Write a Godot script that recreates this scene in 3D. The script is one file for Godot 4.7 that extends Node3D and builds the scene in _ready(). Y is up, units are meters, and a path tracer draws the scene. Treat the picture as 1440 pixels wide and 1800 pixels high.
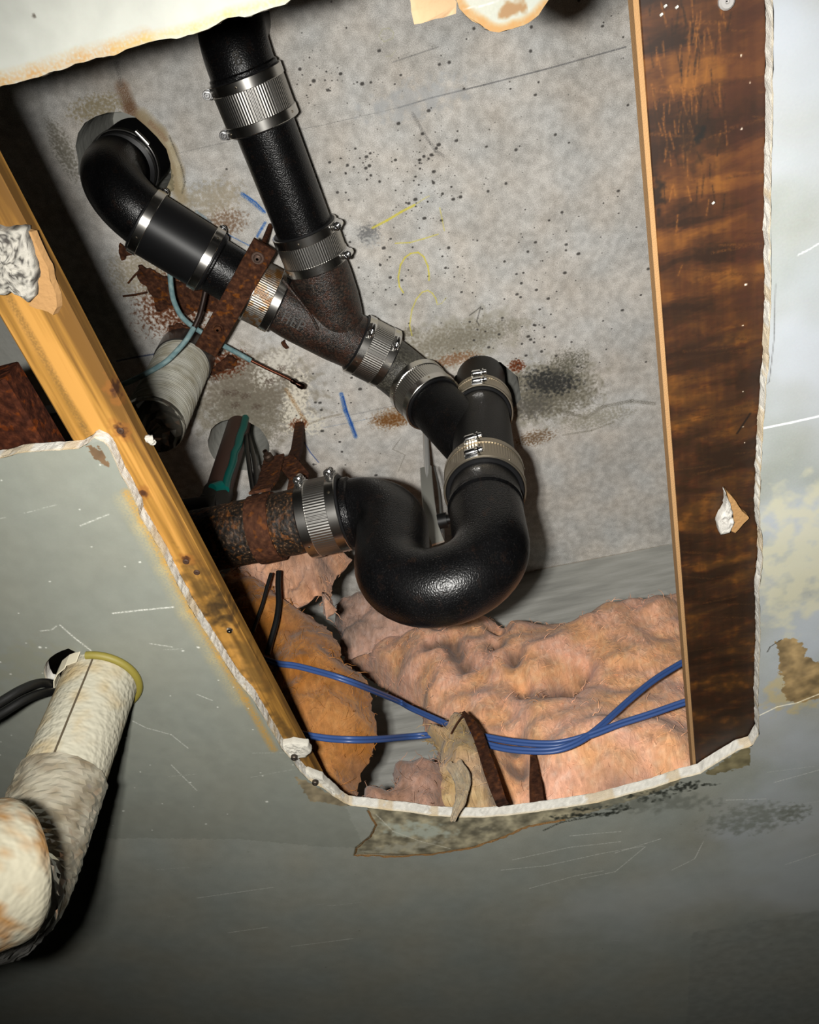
extends Node3D
# A hole cut in a plasterboard ceiling: cast-iron drains under a concrete slab, lit by a hand-held lamp.
# Heights: camera 1.75 m, plasterboard underside 2.28 m, slab soffit 3.08 m. Battens run along z.

const UNDER := 2.28      # underside of the plasterboard
const BOARD := 2.2927    # top of the plasterboard, underside of the battens
const SOFFIT := 3.08     # underside of the concrete slab
const R := 0.0425        # outside radius of the 3 inch drain

var rng := RandomNumberGenerator.new()
var used := {}
var na := FastNoiseLite.new()
var nb := FastNoiseLite.new()
var nc := FastNoiseLite.new()


# ---------------------------------------------------------------- geometry
class Geo:
	var v := PackedVector3Array()
	var n := PackedVector3Array()
	var uv := PackedVector2Array()
	var ix := PackedInt32Array()

	func grid(rows: Array, wrap := false, flip := false) -> void:
		var rr := rows.size()
		var cc: int = rows[0].size()
		var base := v.size()
		for i in rr:
			var row: PackedVector3Array = rows[i]
			var up: PackedVector3Array = rows[maxi(i - 1, 0)]
			var dn: PackedVector3Array = rows[mini(i + 1, rr - 1)]
			for j in cc:
				var a := maxi(j - 1, 0)
				var b := mini(j + 1, cc - 1)
				if wrap:
					a = (j + cc - 1) % cc
					b = (j + 1) % cc
				var nn := (row[b] - row[a]).cross(dn[j] - up[j])
				if nn.length_squared() < 1e-20:
					nn = Vector3.UP
				nn = nn.normalized()
				v.append(row[j])
				n.append(-nn if flip else nn)
				uv.append(Vector2(float(j) / maxi(cc - 1, 1), float(i) / maxi(rr - 1, 1)))
		var last := cc if wrap else cc - 1
		for i in rr - 1:
			for j in last:
				var a := base + i * cc + j
				var b := base + i * cc + (j + 1) % cc
				var c := a + cc
				var d := b + cc
				if flip:
					ix.append_array(PackedInt32Array([a, b, d, a, d, c]))
				else:
					ix.append_array(PackedInt32Array([a, d, b, a, c, d]))

	func tri(a: Vector3, b: Vector3, c: Vector3, want := Vector3.ZERO) -> void:
		var nn := (b - a).cross(c - a)
		if want != Vector3.ZERO and nn.dot(want) < 0.0:
			var t := b
			b = c
			c = t
			nn = -nn
		nn = nn.normalized()
		var k := v.size()
		v.append_array(PackedVector3Array([a, b, c]))
		n.append_array(PackedVector3Array([nn, nn, nn]))
		uv.append_array(PackedVector2Array([Vector2.ZERO, Vector2.ZERO, Vector2.ZERO]))
		ix.append_array(PackedInt32Array([k, k + 2, k + 1]))

	func quad(a: Vector3, b: Vector3, c: Vector3, d: Vector3, want := Vector3.ZERO) -> void:
		tri(a, b, c, want)
		tri(a, c, d, want)

	func fan(ring: PackedVector3Array, want: Vector3) -> void:
		var c := Vector3.ZERO
		for p in ring:
			c += p
		c /= ring.size()
		for k in ring.size():
			tri(c, ring[k], ring[(k + 1) % ring.size()], want)


func ring(c: Vector3, a: Vector3, b: Vector3, r: float, sides: int) -> PackedVector3Array:
	var o := PackedVector3Array()
	for k in sides:
		var t := TAU * k / sides
		o.append(c + (a * cos(t) + b * sin(t)) * r)
	return o


func frames(pts: Array, start := Vector3.ZERO) -> Array:
	var out := []
	var nn := start
	for i in pts.size():
		var t: Vector3 = (pts[mini(i + 1, pts.size() - 1)] - pts[maxi(i - 1, 0)]).normalized()
		if nn == Vector3.ZERO:
			nn = t.cross(Vector3.UP)
			if nn.length() < 0.05:
				nn = t.cross(Vector3.RIGHT)
		nn = (nn - t * nn.dot(t)).normalized()
		out.append([nn, t.cross(nn), t])
	return out


# round tube along a path; radius is a float or an Array with one radius per point
func tube(g: Geo, pts: Array, radius: Variant, sides := 20, caps := true, lump := 0.0, freq := 40.0) -> void:
	if sides >= 40:
		var fine := []
		var radii := []
		for i in pts.size() - 1:
			var m := maxi(1, int(ceil((pts[i] as Vector3).distance_to(pts[i + 1]) / 0.006)))
			for k in m:
				fine.append((pts[i] as Vector3).lerp(pts[i + 1], float(k) / m))
				radii.append(lerpf(radius[i], radius[i + 1], float(k) / m) if radius is Array else radius)
		fine.append(pts[-1])
		radii.append(radius[-1] if radius is Array else radius)
		pts = fine
		radius = radii
	var fr := frames(pts)
	var rows := []
	for i in pts.size():
		var r: float = radius[i] if radius is Array else radius
		var row := ring(pts[i], fr[i][0], fr[i][1], r, sides)
		if lump > 0.0:
			for k in sides:
				row[k] += (row[k] - pts[i]).normalized() * lump * na.get_noise_3dv(row[k] * freq * 10.0)
		rows.append(row)
	g.grid(rows, true)
	if caps:
		g.fan(rows[0], -fr[0][2])
		g.fan(rows[-1], fr[-1][2])


# turned shape: prof holds (distance along the axis, radius); every step keeps its own crisp edge
func lathe(g: Geo, c: Vector3, axis: Vector3, prof: Array, sides := 48) -> void:
	var fr: Array = frames([c, c + axis])[0]
	for i in prof.size() - 1:
		var p: Vector2 = prof[i]
		var q: Vector2 = prof[i + 1]
		g.grid([ring(c + axis * p.x, fr[0], fr[1], p.y, sides), ring(c + axis * q.x, fr[0], fr[1], q.y, sides)], true)


# flat-sided bar of width w (along wdir) and thickness t, chamfered, along a path
func bar(g: Geo, pts: Array, wdir: Vector3, w: float, t: float, bev := 0.001, scales: Array = []) -> void:
	var fr := frames(pts, wdir)
	var x := w / 2.0
	var y := t / 2.0
	var prof := [Vector2(x, -y + bev), Vector2(x, y - bev), Vector2(x - bev, y), Vector2(-x + bev, y), Vector2(-x, y - bev), Vector2(-x, -y + bev), Vector2(-x + bev, -y), Vector2(x - bev, -y)]
	var rings := []
	for i in pts.size():
		var row := PackedVector3Array()
		var s: float = scales[i] if scales.size() else 1.0
		for q in prof:
			row.append(pts[i] + fr[i][0] * q.x * s + fr[i][1] * q.y)
		rings.append(row)
	for k in prof.size():
		var rows := []
		for i in pts.size():
			rows.append(PackedVector3Array([rings[i][k], rings[i][(k + 1) % prof.size()]]))
		g.grid(rows)
	g.fan(rings[0], -fr[0][2])
	g.fan(rings[-1], fr[-1][2])


func box(g: Geo, lo: Vector3, hi: Vector3, bev := 0.001) -> void:
	var c := (lo + hi) / 2.0
	var s := hi - lo
	var h := s.z / 2.0
	bar(g, [c - Vector3(0, 0, h), c + Vector3(0, 0, h)], Vector3.RIGHT, s.x, s.y, bev)


# upright plate: outline in (x, z), between two heights
func plate(g: Geo, outline: PackedVector2Array, y0: float, y1: float, skew := Vector2.ZERO) -> void:
	var t := Geometry2D.triangulate_polygon(outline)
	for k in range(0, t.size(), 3):
		for lvl in [[y0, Vector3.DOWN, Vector2.ZERO], [y1, Vector3.UP, skew]]:
			var p := []
			for m in 3:
				var q: Vector2 = outline[t[k + m]] + lvl[2]
				p.append(Vector3(q.x, lvl[0], q.y))
			g.tri(p[0], p[1], p[2], lvl[1])
	var cw := Geometry2D.is_polygon_clockwise(outline)
	for k in outline.size():
		var a := outline[k]
		var b := outline[(k + 1) % outline.size()]
		var e := b - a
		var w := Vector3(e.y, 0, -e.x)
		if cw:
			w = -w
		g.quad(Vector3(a.x, y0, a.y), Vector3(b.x, y0, b.y), Vector3(b.x + skew.x, y1, b.y + skew.y), Vector3(a.x + skew.x, y1, a.y + skew.y), w)


# an outline cut again every few millimetres, its points knocked about
func rough(outline: PackedVector2Array, step: float, amp: float, closed := true) -> PackedVector2Array:
	var o := PackedVector2Array()
	var last := outline.size() if closed else outline.size() - 1
	for k in last:
		var a := outline[k]
		var b := outline[(k + 1) % outline.size()]
		var m := maxi(1, int(a.distance_to(b) / step))
		for i in m:
			var p := a.lerp(b, float(i) / m)
			var d := (b - a).normalized().orthogonal()
			o.append(p + d * amp * (nb.get_noise_2d(p.x * 700.0, p.y * 700.0) * 1.9 + rng.randf_range(-0.16, 0.16)))
	return o


func smooth(pts: Array, per := 8) -> Array:
	var o := []
	for i in pts.size() - 1:
		var a: Vector3 = pts[maxi(i - 1, 0)]
		var b: Vector3 = pts[i]
		var c: Vector3 = pts[i + 1]
		var d: Vector3 = pts[mini(i + 2, pts.size() - 1)]
		for k in per:
			o.append(b.cubic_interpolate(c, a, d, float(k) / per))
	o.append(pts[-1])
	return o


# straight runs joined by true arcs of the given radii
func bends(pts: Array, radii: Array, per := 14) -> Array:
	var o := [pts[0]]
	for i in range(1, pts.size() - 1):
		var p: Vector3 = pts[i]
		var d1: Vector3 = (p - pts[i - 1]).normalized()
		var d2: Vector3 = (pts[i + 1] - p).normalized()
		var ang := d1.angle_to(d2)
		var rad: float = radii[i - 1]
		var t := rad * tan(ang / 2.0)
		var c := p + (d2 - d1).normalized() * rad / cos(ang / 2.0)
		var s := p - d1 * t - c
		var axis := d1.cross(d2).normalized()
		for k in per + 1:
			o.append(c + s.rotated(axis, ang * k / per))
	o.append(pts[-1])
	return o


# ---------------------------------------------------------------- scene tree
func numbered(called: String) -> String:
	if not used.has(called):
		used[called] = 0
		return called
	used[called] += 1
	return "%s_%03d" % [called, used[called]]


func shift_of(parent: Node) -> Vector3:
	var s := Vector3.ZERO
	while parent != self:
		s += parent.position
		parent = parent.get_parent()
	return s


func mesh_of(g: Geo, shift: Vector3, tint: Variant = null, uvf: Variant = null) -> ArrayMesh:
	var a := []
	a.resize(Mesh.ARRAY_MAX)
	var moved := PackedVector3Array()
	moved.resize(g.v.size())
	for i in g.v.size():
		moved[i] = g.v[i] - shift
	if tint != null:
		var col := PackedColorArray()
		col.resize(g.v.size())
		for i in g.v.size():
			col[i] = tint.call(g.v[i], g.n[i])
		a[Mesh.ARRAY_COLOR] = col
	if uvf != null:
		for i in g.v.size():
			g.uv[i] = uvf.call(g.v[i])
	a[Mesh.ARRAY_VERTEX] = moved
	a[Mesh.ARRAY_NORMAL] = g.n
	a[Mesh.ARRAY_TEX_UV] = g.uv
	a[Mesh.ARRAY_INDEX] = g.ix
	var m := ArrayMesh.new()
	m.add_surface_from_arrays(Mesh.PRIMITIVE_TRIANGLES, a)
	return m


func metas(o: Node3D, label: String, category: String, group := "") -> void:
	o.set_meta("label", label)
	o.set_meta("category", category)
	if group:
		o.set_meta("group", group)


func thing(called: String, label: String, category: String, at: Vector3, group := "") -> Node3D:
	var o := Node3D.new()
	o.name = numbered(called)
	add_child(o, true)
	o.position = at
	metas(o, label, category, group)
	return o


func part(called: String, g: Geo, mat: Material, parent: Node3D, tint: Variant = null, uvf: Variant = null, label := "") -> MeshInstance3D:
	var o := MeshInstance3D.new()
	o.name = called
	o.mesh = mesh_of(g, shift_of(parent), tint, uvf)
	o.material_override = mat
	parent.add_child(o, true)
	if label:
		o.set_meta("label", label)
	return o


# a thing that is one mesh
func single(called: String, label: String, category: String, g: Geo, mat: Material, tint: Variant = null, uvf: Variant = null, group := "") -> MeshInstance3D:
	var lo := g.v[0]
	var hi := g.v[0]
	for p in g.v:
		lo = lo.min(p)
		hi = hi.max(p)
	var at := Vector3((lo.x + hi.x) / 2.0, lo.y, (lo.z + hi.z) / 2.0)
	var o := MeshInstance3D.new()
	o.name = numbered(called)
	o.mesh = mesh_of(g, at, tint, uvf)
	o.material_override = mat
	add_child(o, true)
	o.position = at
	metas(o, label, category, group)
	return o


func struct(called: String, label: String, category: String, g: Geo, mat: Material, tint: Variant = null, uvf: Variant = null) -> MeshInstance3D:
	var o := MeshInstance3D.new()
	o.name = called
	o.mesh = mesh_of(g, Vector3.ZERO, tint, uvf)
	o.material_override = mat
	add_child(o, true)
	metas(o, label, category)
	o.set_meta("kind", "structure")
	return o


# ---------------------------------------------------------------- materials
func noise_tex(freq: float, oct: int, size := 512, seed_ := 1, lo := 0.0, hi := 1.0, kind := FastNoiseLite.TYPE_SIMPLEX_SMOOTH) -> ImageTexture:
	var f := FastNoiseLite.new()
	f.seed = seed_
	f.noise_type = kind
	f.frequency = freq
	f.fractal_octaves = oct
	f.fractal_type = FastNoiseLite.FRACTAL_FBM
	var im := f.get_seamless_image(size, size)
	if lo != 0.0 or hi != 1.0:
		var d := im.get_data()
		for i in d.size():
			d[i] = int(255.0 * lerpf(lo, hi, d[i] / 255.0))
		im = Image.create_from_data(size, size, false, Image.FORMAT_L8, d)
	return ImageTexture.create_from_image(im)


# noise coloured through a ramp of (position, colour) stops; a second, coarser noise adds its own stops above a threshold
func ramp_tex(seed_: int, freq: float, stops: Array, patch: Array = [], size := 512) -> ImageTexture:
	var lut := []
	for v in 256:
		var t := v / 255.0
		var c: Color = stops[-1][1]
		for k in stops.size() - 1:
			if t <= stops[k + 1][0]:
				c = (stops[k][1] as Color).lerp(stops[k + 1][1], clampf((t - stops[k][0]) / (stops[k + 1][0] - stops[k][0]), 0.0, 1.0))
				break
		lut.append(c)
	var f := FastNoiseLite.new()
	f.seed = seed_
	f.frequency = freq
	f.fractal_octaves = 4
	var a := f.get_seamless_image(size, size).get_data()
	f.seed = seed_ + 50
	f.frequency = 0.012
	f.fractal_octaves = 5
	var b := f.get_seamless_image(size, size).get_data()
	var d := PackedByteArray()
	d.resize(size * size * 3)
	var j := 0
	for i in size * size:
		var c: Color = lut[a[i]]
		if patch.size():
			var q: float = clampf((b[i] / 255.0 + (a[i] - 128) / 900.0 - patch[0]) * 9.0, 0.0, 1.0)
			if q > 0.0:
				c = c.lerp(patch[1].lerp(patch[2], a[i] / 255.0), q * patch[3])
		d[j] = int(c.r * 255.0)
		d[j + 1] = int(c.g * 255.0)
		d[j + 2] = int(c.b * 255.0)
		j += 3
	return ImageTexture.create_from_image(Image.create_from_data(size, size, false, Image.FORMAT_RGB8, d))


func stdmat(c: Color, rough_: float, metal := 0.0, spec := 0.5) -> StandardMaterial3D:
	var m := StandardMaterial3D.new()
	m.albedo_color = c
	m.roughness = rough_
	m.metallic = metal
	m.metallic_specular = spec
	return m


func with_bump(m: StandardMaterial3D, t: Texture2D, cm: float, scale_: float) -> StandardMaterial3D:
	m.heightmap_enabled = true
	m.heightmap_texture = t
	m.heightmap_scale = cm
	m.uv1_triplanar = true
	m.uv1_world_triplanar = true
	m.uv1_scale = Vector3.ONE * scale_
	return m


func tinted(rough_: float, spec := 0.5) -> StandardMaterial3D:
	var m := stdmat(Color.WHITE, rough_, 0.0, spec)
	m.vertex_color_use_as_albedo = true
	return m


# ---------------------------------------------------------------- painting on a plan-view picture
class Canvas:
	var w: int
	var h: int
	var at: Vector2
	var s: float          # pixels per metre
	var d := PackedByteArray()
	var nz: FastNoiseLite

	func _init(at_: Vector2, size: Vector2, px: float) -> void:
		at = at_
		s = px
		w = int(size.x * px)
		h = int(size.y * px)
		nz = FastNoiseLite.new()
		nz.frequency = 0.05
		nz.fractal_octaves = 3

	func pix(seed_: int, freq: float, oct: int) -> PackedByteArray:
		var f := FastNoiseLite.new()
		f.seed = seed_
		f.frequency = freq
		f.fractal_octaves = oct
		return f.get_image(w, h).get_data()

	func base(c: Color, ks: Array, warm: float) -> void:
		var a := pix(11, 0.004, 4)
		var b := pix(12, 0.03, 3)
		var e := pix(13, 0.38, 2)
		var t := pix(14, 0.006, 2)
		d.resize(w * h * 3)
		var r0 := c.r * 255.0
		var g0 := c.g * 255.0
		var b0 := c.b * 255.0
		var k0: float = ks[0]
		var k1: float = ks[1]
		var k2: float = ks[2]
		var j := 0
		for i in w * h:
			var x := (a[i] - 128) * k0 + (b[i] - 128) * k1 + (e[i] - 128) * k2
			var y := (t[i] - 128) * warm
			d[j] = clampi(int(r0 + x + y), 0, 255)
			d[j + 1] = clampi(int(g0 + x), 0, 255)
			d[j + 2] = clampi(int(b0 + x - y), 0, 255)
			j += 3

	func dab(i: int, c: Color, a: float) -> void:
		var j := i * 3
		d[j] = int(lerpf(d[j], c.r * 255.0, a))
		d[j + 1] = int(lerpf(d[j + 1], c.g * 255.0, a))
		d[j + 2] = int(lerpf(d[j + 2], c.b * 255.0, a))

	# cloudy patch; thr above 0 breaks it up into ragged islands
	func blob(c: Vector2, rad: Vector2, col: Color, alpha: float, freq := 1.0, thr := 0.0, turn := 0.0) -> void:
		var m := (c - at) * s
		var rx := rad.x * s
		var ry := rad.y * s
		var big := maxf(rx, ry) * 1.3
		var cs := cos(turn)
		var sn := sin(turn)
		for y in range(maxi(0, int(m.y - big)), mini(h, int(m.y + big))):
			for x in range(maxi(0, int(m.x - big)), mini(w, int(m.x + big))):
				var px := x - m.x
				var py := y - m.y
				var u := (px * cs + py * sn) / rx
				var v := (py * cs - px * sn) / ry
				var q := 1.0 - u * u - v * v
				if q < -0.6:
					continue
				q += nz.get_noise_2d(x * freq, y * freq) * 1.1 - thr
				if q > 0.0:
					dab(y * w + x, col, alpha * minf(1.0, q * 1.15))

	func stroke(pts: PackedVector2Array, width: float, col: Color, alpha: float, grit := 0.5, soft := 1.5) -> void:
		var half := width * s / 2.0
		for k in pts.size() - 1:
			var a := (pts[k] - at) * s
			var b := (pts[k + 1] - at) * s
			var lo := a.min(b) - Vector2.ONE * (half + 2)
			var hi := a.max(b) + Vector2.ONE * (half + 2)
			for y in range(maxi(0, int(lo.y)), mini(h, int(hi.y) + 1)):
				for x in range(maxi(0, int(lo.x)), mini(w, int(hi.x) + 1)):
					var p := Vector2(x, y)
					var e := Geometry2D.get_closest_point_to_segment(p, a, b)
					var dist := p.distance_to(e)
					if dist < half:
						var q := minf(1.0, (half - dist) / maxf(half / soft, 0.5))
						q *= clampf(1.0 - grit * (0.5 + 1.6 * nz.get_noise_2d(x * 7.0, y * 7.0)), 0.0, 1.0)
						dab(y * w + x, col, alpha * q)

	func fill(poly: PackedVector2Array, col: Color, alpha: float, vary := 0.2) -> void:
		var q := PackedVector2Array()
		var lo := Vector2(1e9, 1e9)
		var hi := -lo
		for p in poly:
			var r := (p - at) * s
			q.append(r)
			lo = lo.min(r)
			hi = hi.max(r)
		for y in range(maxi(0, int(lo.y)), mini(h, int(hi.y) + 1)):
			for x in range(maxi(0, int(lo.x)), mini(w, int(hi.x) + 1)):
				var f := Vector2(nz.get_noise_2d(x * 2.0, y * 2.0), nz.get_noise_2d(x * 2.0 + 900.0, y * 2.0)) * 4.0
				if Geometry2D.is_point_in_polygon(Vector2(x, y) + f, q):
					var k := 1.0 + vary * 1.6 * nz.get_noise_2d(x * 0.7, y * 0.7)
					dab(y * w + x, Color(col.r * k, col.g * k, col.b * k), alpha)

	func specks(lo: Vector2, hi: Vector2, count: int, rmin: float, rmax: float, col: Color, alpha: float, rg: RandomNumberGenerator) -> void:
		for i in count:
			var m := (Vector2(rg.randf_range(lo.x, hi.x), rg.randf_range(lo.y, hi.y)) - at) * s
			var r := lerpf(rmin, rmax, pow(rg.randf(), 3.0)) * s
			var sq := rg.randf_range(0.6, 1.0)
			for y in range(maxi(0, int(m.y - r)), mini(h, int(m.y + r) + 1)):
				for x in range(maxi(0, int(m.x - r)), mini(w, int(m.x + r) + 1)):
					var dd := Vector2((x - m.x) * sq, y - m.y).length() / maxf(r, 0.5)
					if dd < 1.0:
						dab(y * w + x, col, alpha * minf(1.0, (1.0 - dd) * 2.0))

	func texture() -> ImageTexture:
		return ImageTexture.create_from_image(Image.create_from_data(w, h, false, Image.FORMAT_RGB8, d))


var M := {}


func _ready() -> void:
	# ---- camera, air, light, exposure
	var cam := Camera3D.new()
	cam.name = "camera"
	cam.position = Vector3(0, 1.75, 0)
	cam.rotation_degrees = Vector3(53.4, 13.6, -0.9)
	cam.fov = 64.01
	cam.near = 0.02
	add_child(cam)
	cam.current = true

	var we := WorldEnvironment.new()
	we.name = "world_environment"
	var env := Environment.new()
	env.background_mode = Environment.BG_COLOR
	env.background_color = Color(0.02, 0.02, 0.02)
	env.ambient_light_source = Environment.AMBIENT_SOURCE_DISABLED
	env.tonemap_mode = Environment.TONE_MAPPER_LINEAR
	env.tonemap_exposure = 1.0
	env.sdfgi_enabled = true
	env.ssao_enabled = true
	env.ssil_enabled = true
	we.environment = env
	add_child(we)

	# the twin lamp held beside the lens, a hand's breadth to its left
	for k in 2:
		var lamp := SpotLight3D.new()
		lamp.name = ["hand_lamp", "hand_lamp_001"][k]
		lamp.position = [Vector3(-0.049, 1.75, 0.012), Vector3(-0.070, 1.751, 0.017)][k]
		lamp.rotation_degrees = Vector3(52, -3, 0)
		lamp.light_color = Color(1.0, 0.99, 0.968)
		lamp.light_energy = [0.90, 0.78][k]
		lamp.light_size = 0.009
		lamp.spot_range = 8.0
		lamp.spot_angle = 54.0
		lamp.spot_angle_attenuation = 1.0
		lamp.spot_attenuation = 2.0
		lamp.shadow_enabled = true
		add_child(lamp)

	rng.seed = 7
	na.seed = 3
	na.frequency = 0.1
	na.fractal_octaves = 3
	nb.seed = 5
	nb.frequency = 0.1
	nb.fractal_octaves = 2
	nc.seed = 9
	nc.frequency = 1.0
	nc.fractal_octaves = 4

	make_materials()
	room()
	ceiling_board()
	slab()
	battens()
	drains()
	hangers_and_cables()
	insulation()
	lagged_pipe()


func make_materials() -> void:
	var fine := noise_tex(0.06, 4, 512, 21)
	var speck := noise_tex(0.12, 3, 512, 22)
	var coarse := noise_tex(0.02, 5, 512, 23)
	M.fine = fine
	M.coarse = coarse
	var ink := Color(0.052, 0.052, 0.056)
	M.pipe = with_bump(tinted(0.32, 0.42), speck, 0.05, 7.0)
	M.pipe.albedo_texture = ramp_tex(71, 0.10, [[0.0, ink * 0.8], [0.62, ink], [0.80, Color(0.13, 0.13, 0.135)], [0.90, Color(0.26, 0.25, 0.24)], [1.0, Color(0.42, 0.40, 0.38)]], [0.74, Color(0.12, 0.085, 0.07), Color(0.24, 0.16, 0.12), 0.55])
	M.dusty = with_bump(tinted(0.46, 0.28), speck, 0.06, 7.0)
	M.dusty.albedo_texture = M.pipe.albedo_texture
	M.cast = with_bump(tinted(0.42, 0.5), speck, 0.10, 7.0)
	M.cast.albedo_texture = ramp_tex(72, 0.06, [[0.0, Color(0.07, 0.068, 0.066)], [0.45, Color(0.15, 0.14, 0.13)], [0.62, Color(0.26, 0.225, 0.20)], [0.8, Color(0.36, 0.29, 0.24)], [1.0, Color(0.50, 0.44, 0.38)]], [0.52, Color(0.16, 0.10, 0.075), Color(0.38, 0.24, 0.18), 0.75])
	M.grey_cast = with_bump(tinted(0.45, 0.5), speck, 0.10, 7.0)
	M.grey_cast.albedo_texture = ramp_tex(73, 0.06, [[0.0, Color(0.11, 0.105, 0.095)], [0.4, Color(0.24, 0.23, 0.205)], [0.7, Color(0.36, 0.35, 0.31)], [1.0, Color(0.62, 0.60, 0.55)]])
	M.scale = with_bump(tinted(0.6, 0.4), coarse, 0.2, 7.0)
	M.scale.albedo_texture = ramp_tex(74, 0.045, [[0.0, Color(0.07, 0.06, 0.05)], [0.46, Color(0.13, 0.11, 0.09)], [0.62, Color(0.23, 0.165, 0.12)], [0.76, Color(0.35, 0.25, 0.16)], [0.86, Color(0.55, 0.46, 0.37)], [1.0, Color(0.74, 0.68, 0.60)]], [0.64, Color(0.26, 0.14, 0.06), Color(0.66, 0.38, 0.12), 0.7])
	M.rubber = stdmat(Color(0.09, 0.09, 0.095), 0.42, 0.0, 0.4)
	M.stained = stdmat(Color.WHITE, 0.4, 0.75)
	M.stained.uv1_triplanar = true
	M.stained.uv1_world_triplanar = true
	M.stained.uv1_scale = Vector3.ONE * 7.0
	M.stained.albedo_texture = ramp_tex(78, 0.05, [[0.0, Color(0.55, 0.53, 0.50)], [1.0, Color(0.75, 0.73, 0.70)]], [0.48, Color(0.35, 0.20, 0.08), Color(0.70, 0.45, 0.15), 0.8])
	M.steel = stdmat(Color(0.80, 0.79, 0.77), 0.24, 1.0)
	M.shield = stdmat(Color(0.74, 0.73, 0.71), 0.34, 1.0)
	M.dull = stdmat(Color(0.66, 0.62, 0.55), 0.42, 1.0)
	M.bright = stdmat(Color(0.9, 0.9, 0.9), 0.18, 1.0)
	M.rust = with_bump(tinted(0.85, 0.25), coarse, 0.15, 7.0)
	M.rust.albedo_texture = ramp_tex(75, 0.028, [[0.0, Color(0.20, 0.125, 0.095)], [0.5, Color(0.32, 0.205, 0.15)], [0.8, Color(0.41, 0.27, 0.19)], [1.0, Color(0.52, 0.37, 0.28)]], [0.70, Color(0.42, 0.22, 0.08), Color(0.62, 0.37, 0.12), 0.7])
	M.gypsum = with_bump(tinted(0.95, 0.2), speck, 0.03, 11.0)
	M.paper = with_bump(stdmat(Color(0.56, 0.43, 0.28), 0.9, 0.0, 0.2), fine, 0.05, 6.0)
	M.plain_concrete = with_bump(stdmat(Color(0.74, 0.74, 0.71), 0.95, 0.0, 0.2), coarse, 0.12, 3.0)
	M.hair = tinted(1.0, 0.1)
	M.streaked = with_bump(stdmat(Color.WHITE, 0.95, 0.0, 0.2), coarse, 0.1, 1.0)
	M.streaked.uv1_scale = Vector3(0.6, 4.0, 0.6)
	M.streaked.albedo_texture = ramp_tex(79, 0.02, [[0.0, Color(0.62, 0.62, 0.60)], [0.5, Color(0.70, 0.70, 0.675)], [1.0, Color(0.77, 0.77, 0.75)]])
	M.cable_blue = stdmat(Color(0.20, 0.30, 0.50), 0.42)
	M.cable_black = stdmat(Color(0.05, 0.05, 0.05), 0.45)
	M.painted = with_bump(stdmat(Color(0.50, 0.508, 0.475), 0.8, 0.0, 0.3), coarse, 0.03, 1.5)
	M.grey_paint = stdmat(Color(0.5, 0.52, 0.53), 0.6)


# ---------------------------------------------------------------- setting
func room() -> void:
	var wallm := stdmat(Color(0.72, 0.71, 0.68), 0.9)
	var floorm := stdmat(Color(0.42, 0.39, 0.35), 0.7)
	var g := Geo.new()
	box(g, Vector3(-2.2, -0.1, -3.2), Vector3(1.8, 0, 1.8))
	struct("floor", "bare grey brown floor of the room under the hole", "floor", g, floorm)
	for w in [["wall_left", Vector3(-2.3, 0, -3.2), Vector3(-2.2, 3.3, 1.8)], ["wall_right", Vector3(1.8, 0, -3.2), Vector3(1.9, 3.3, 1.8)], ["wall_back", Vector3(-2.3, 0, -3.3), Vector3(1.9, 3.3, -3.2)], ["wall_front", Vector3(-2.3, 0, 1.8), Vector3(1.9, 3.3, 1.9)]]:
		g = Geo.new()
		box(g, w[1], w[2])
		struct(w[0], "pale painted wall of the room, " + w[0].replace("wall_", "") + " side", "wall", g, wallm)


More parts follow.
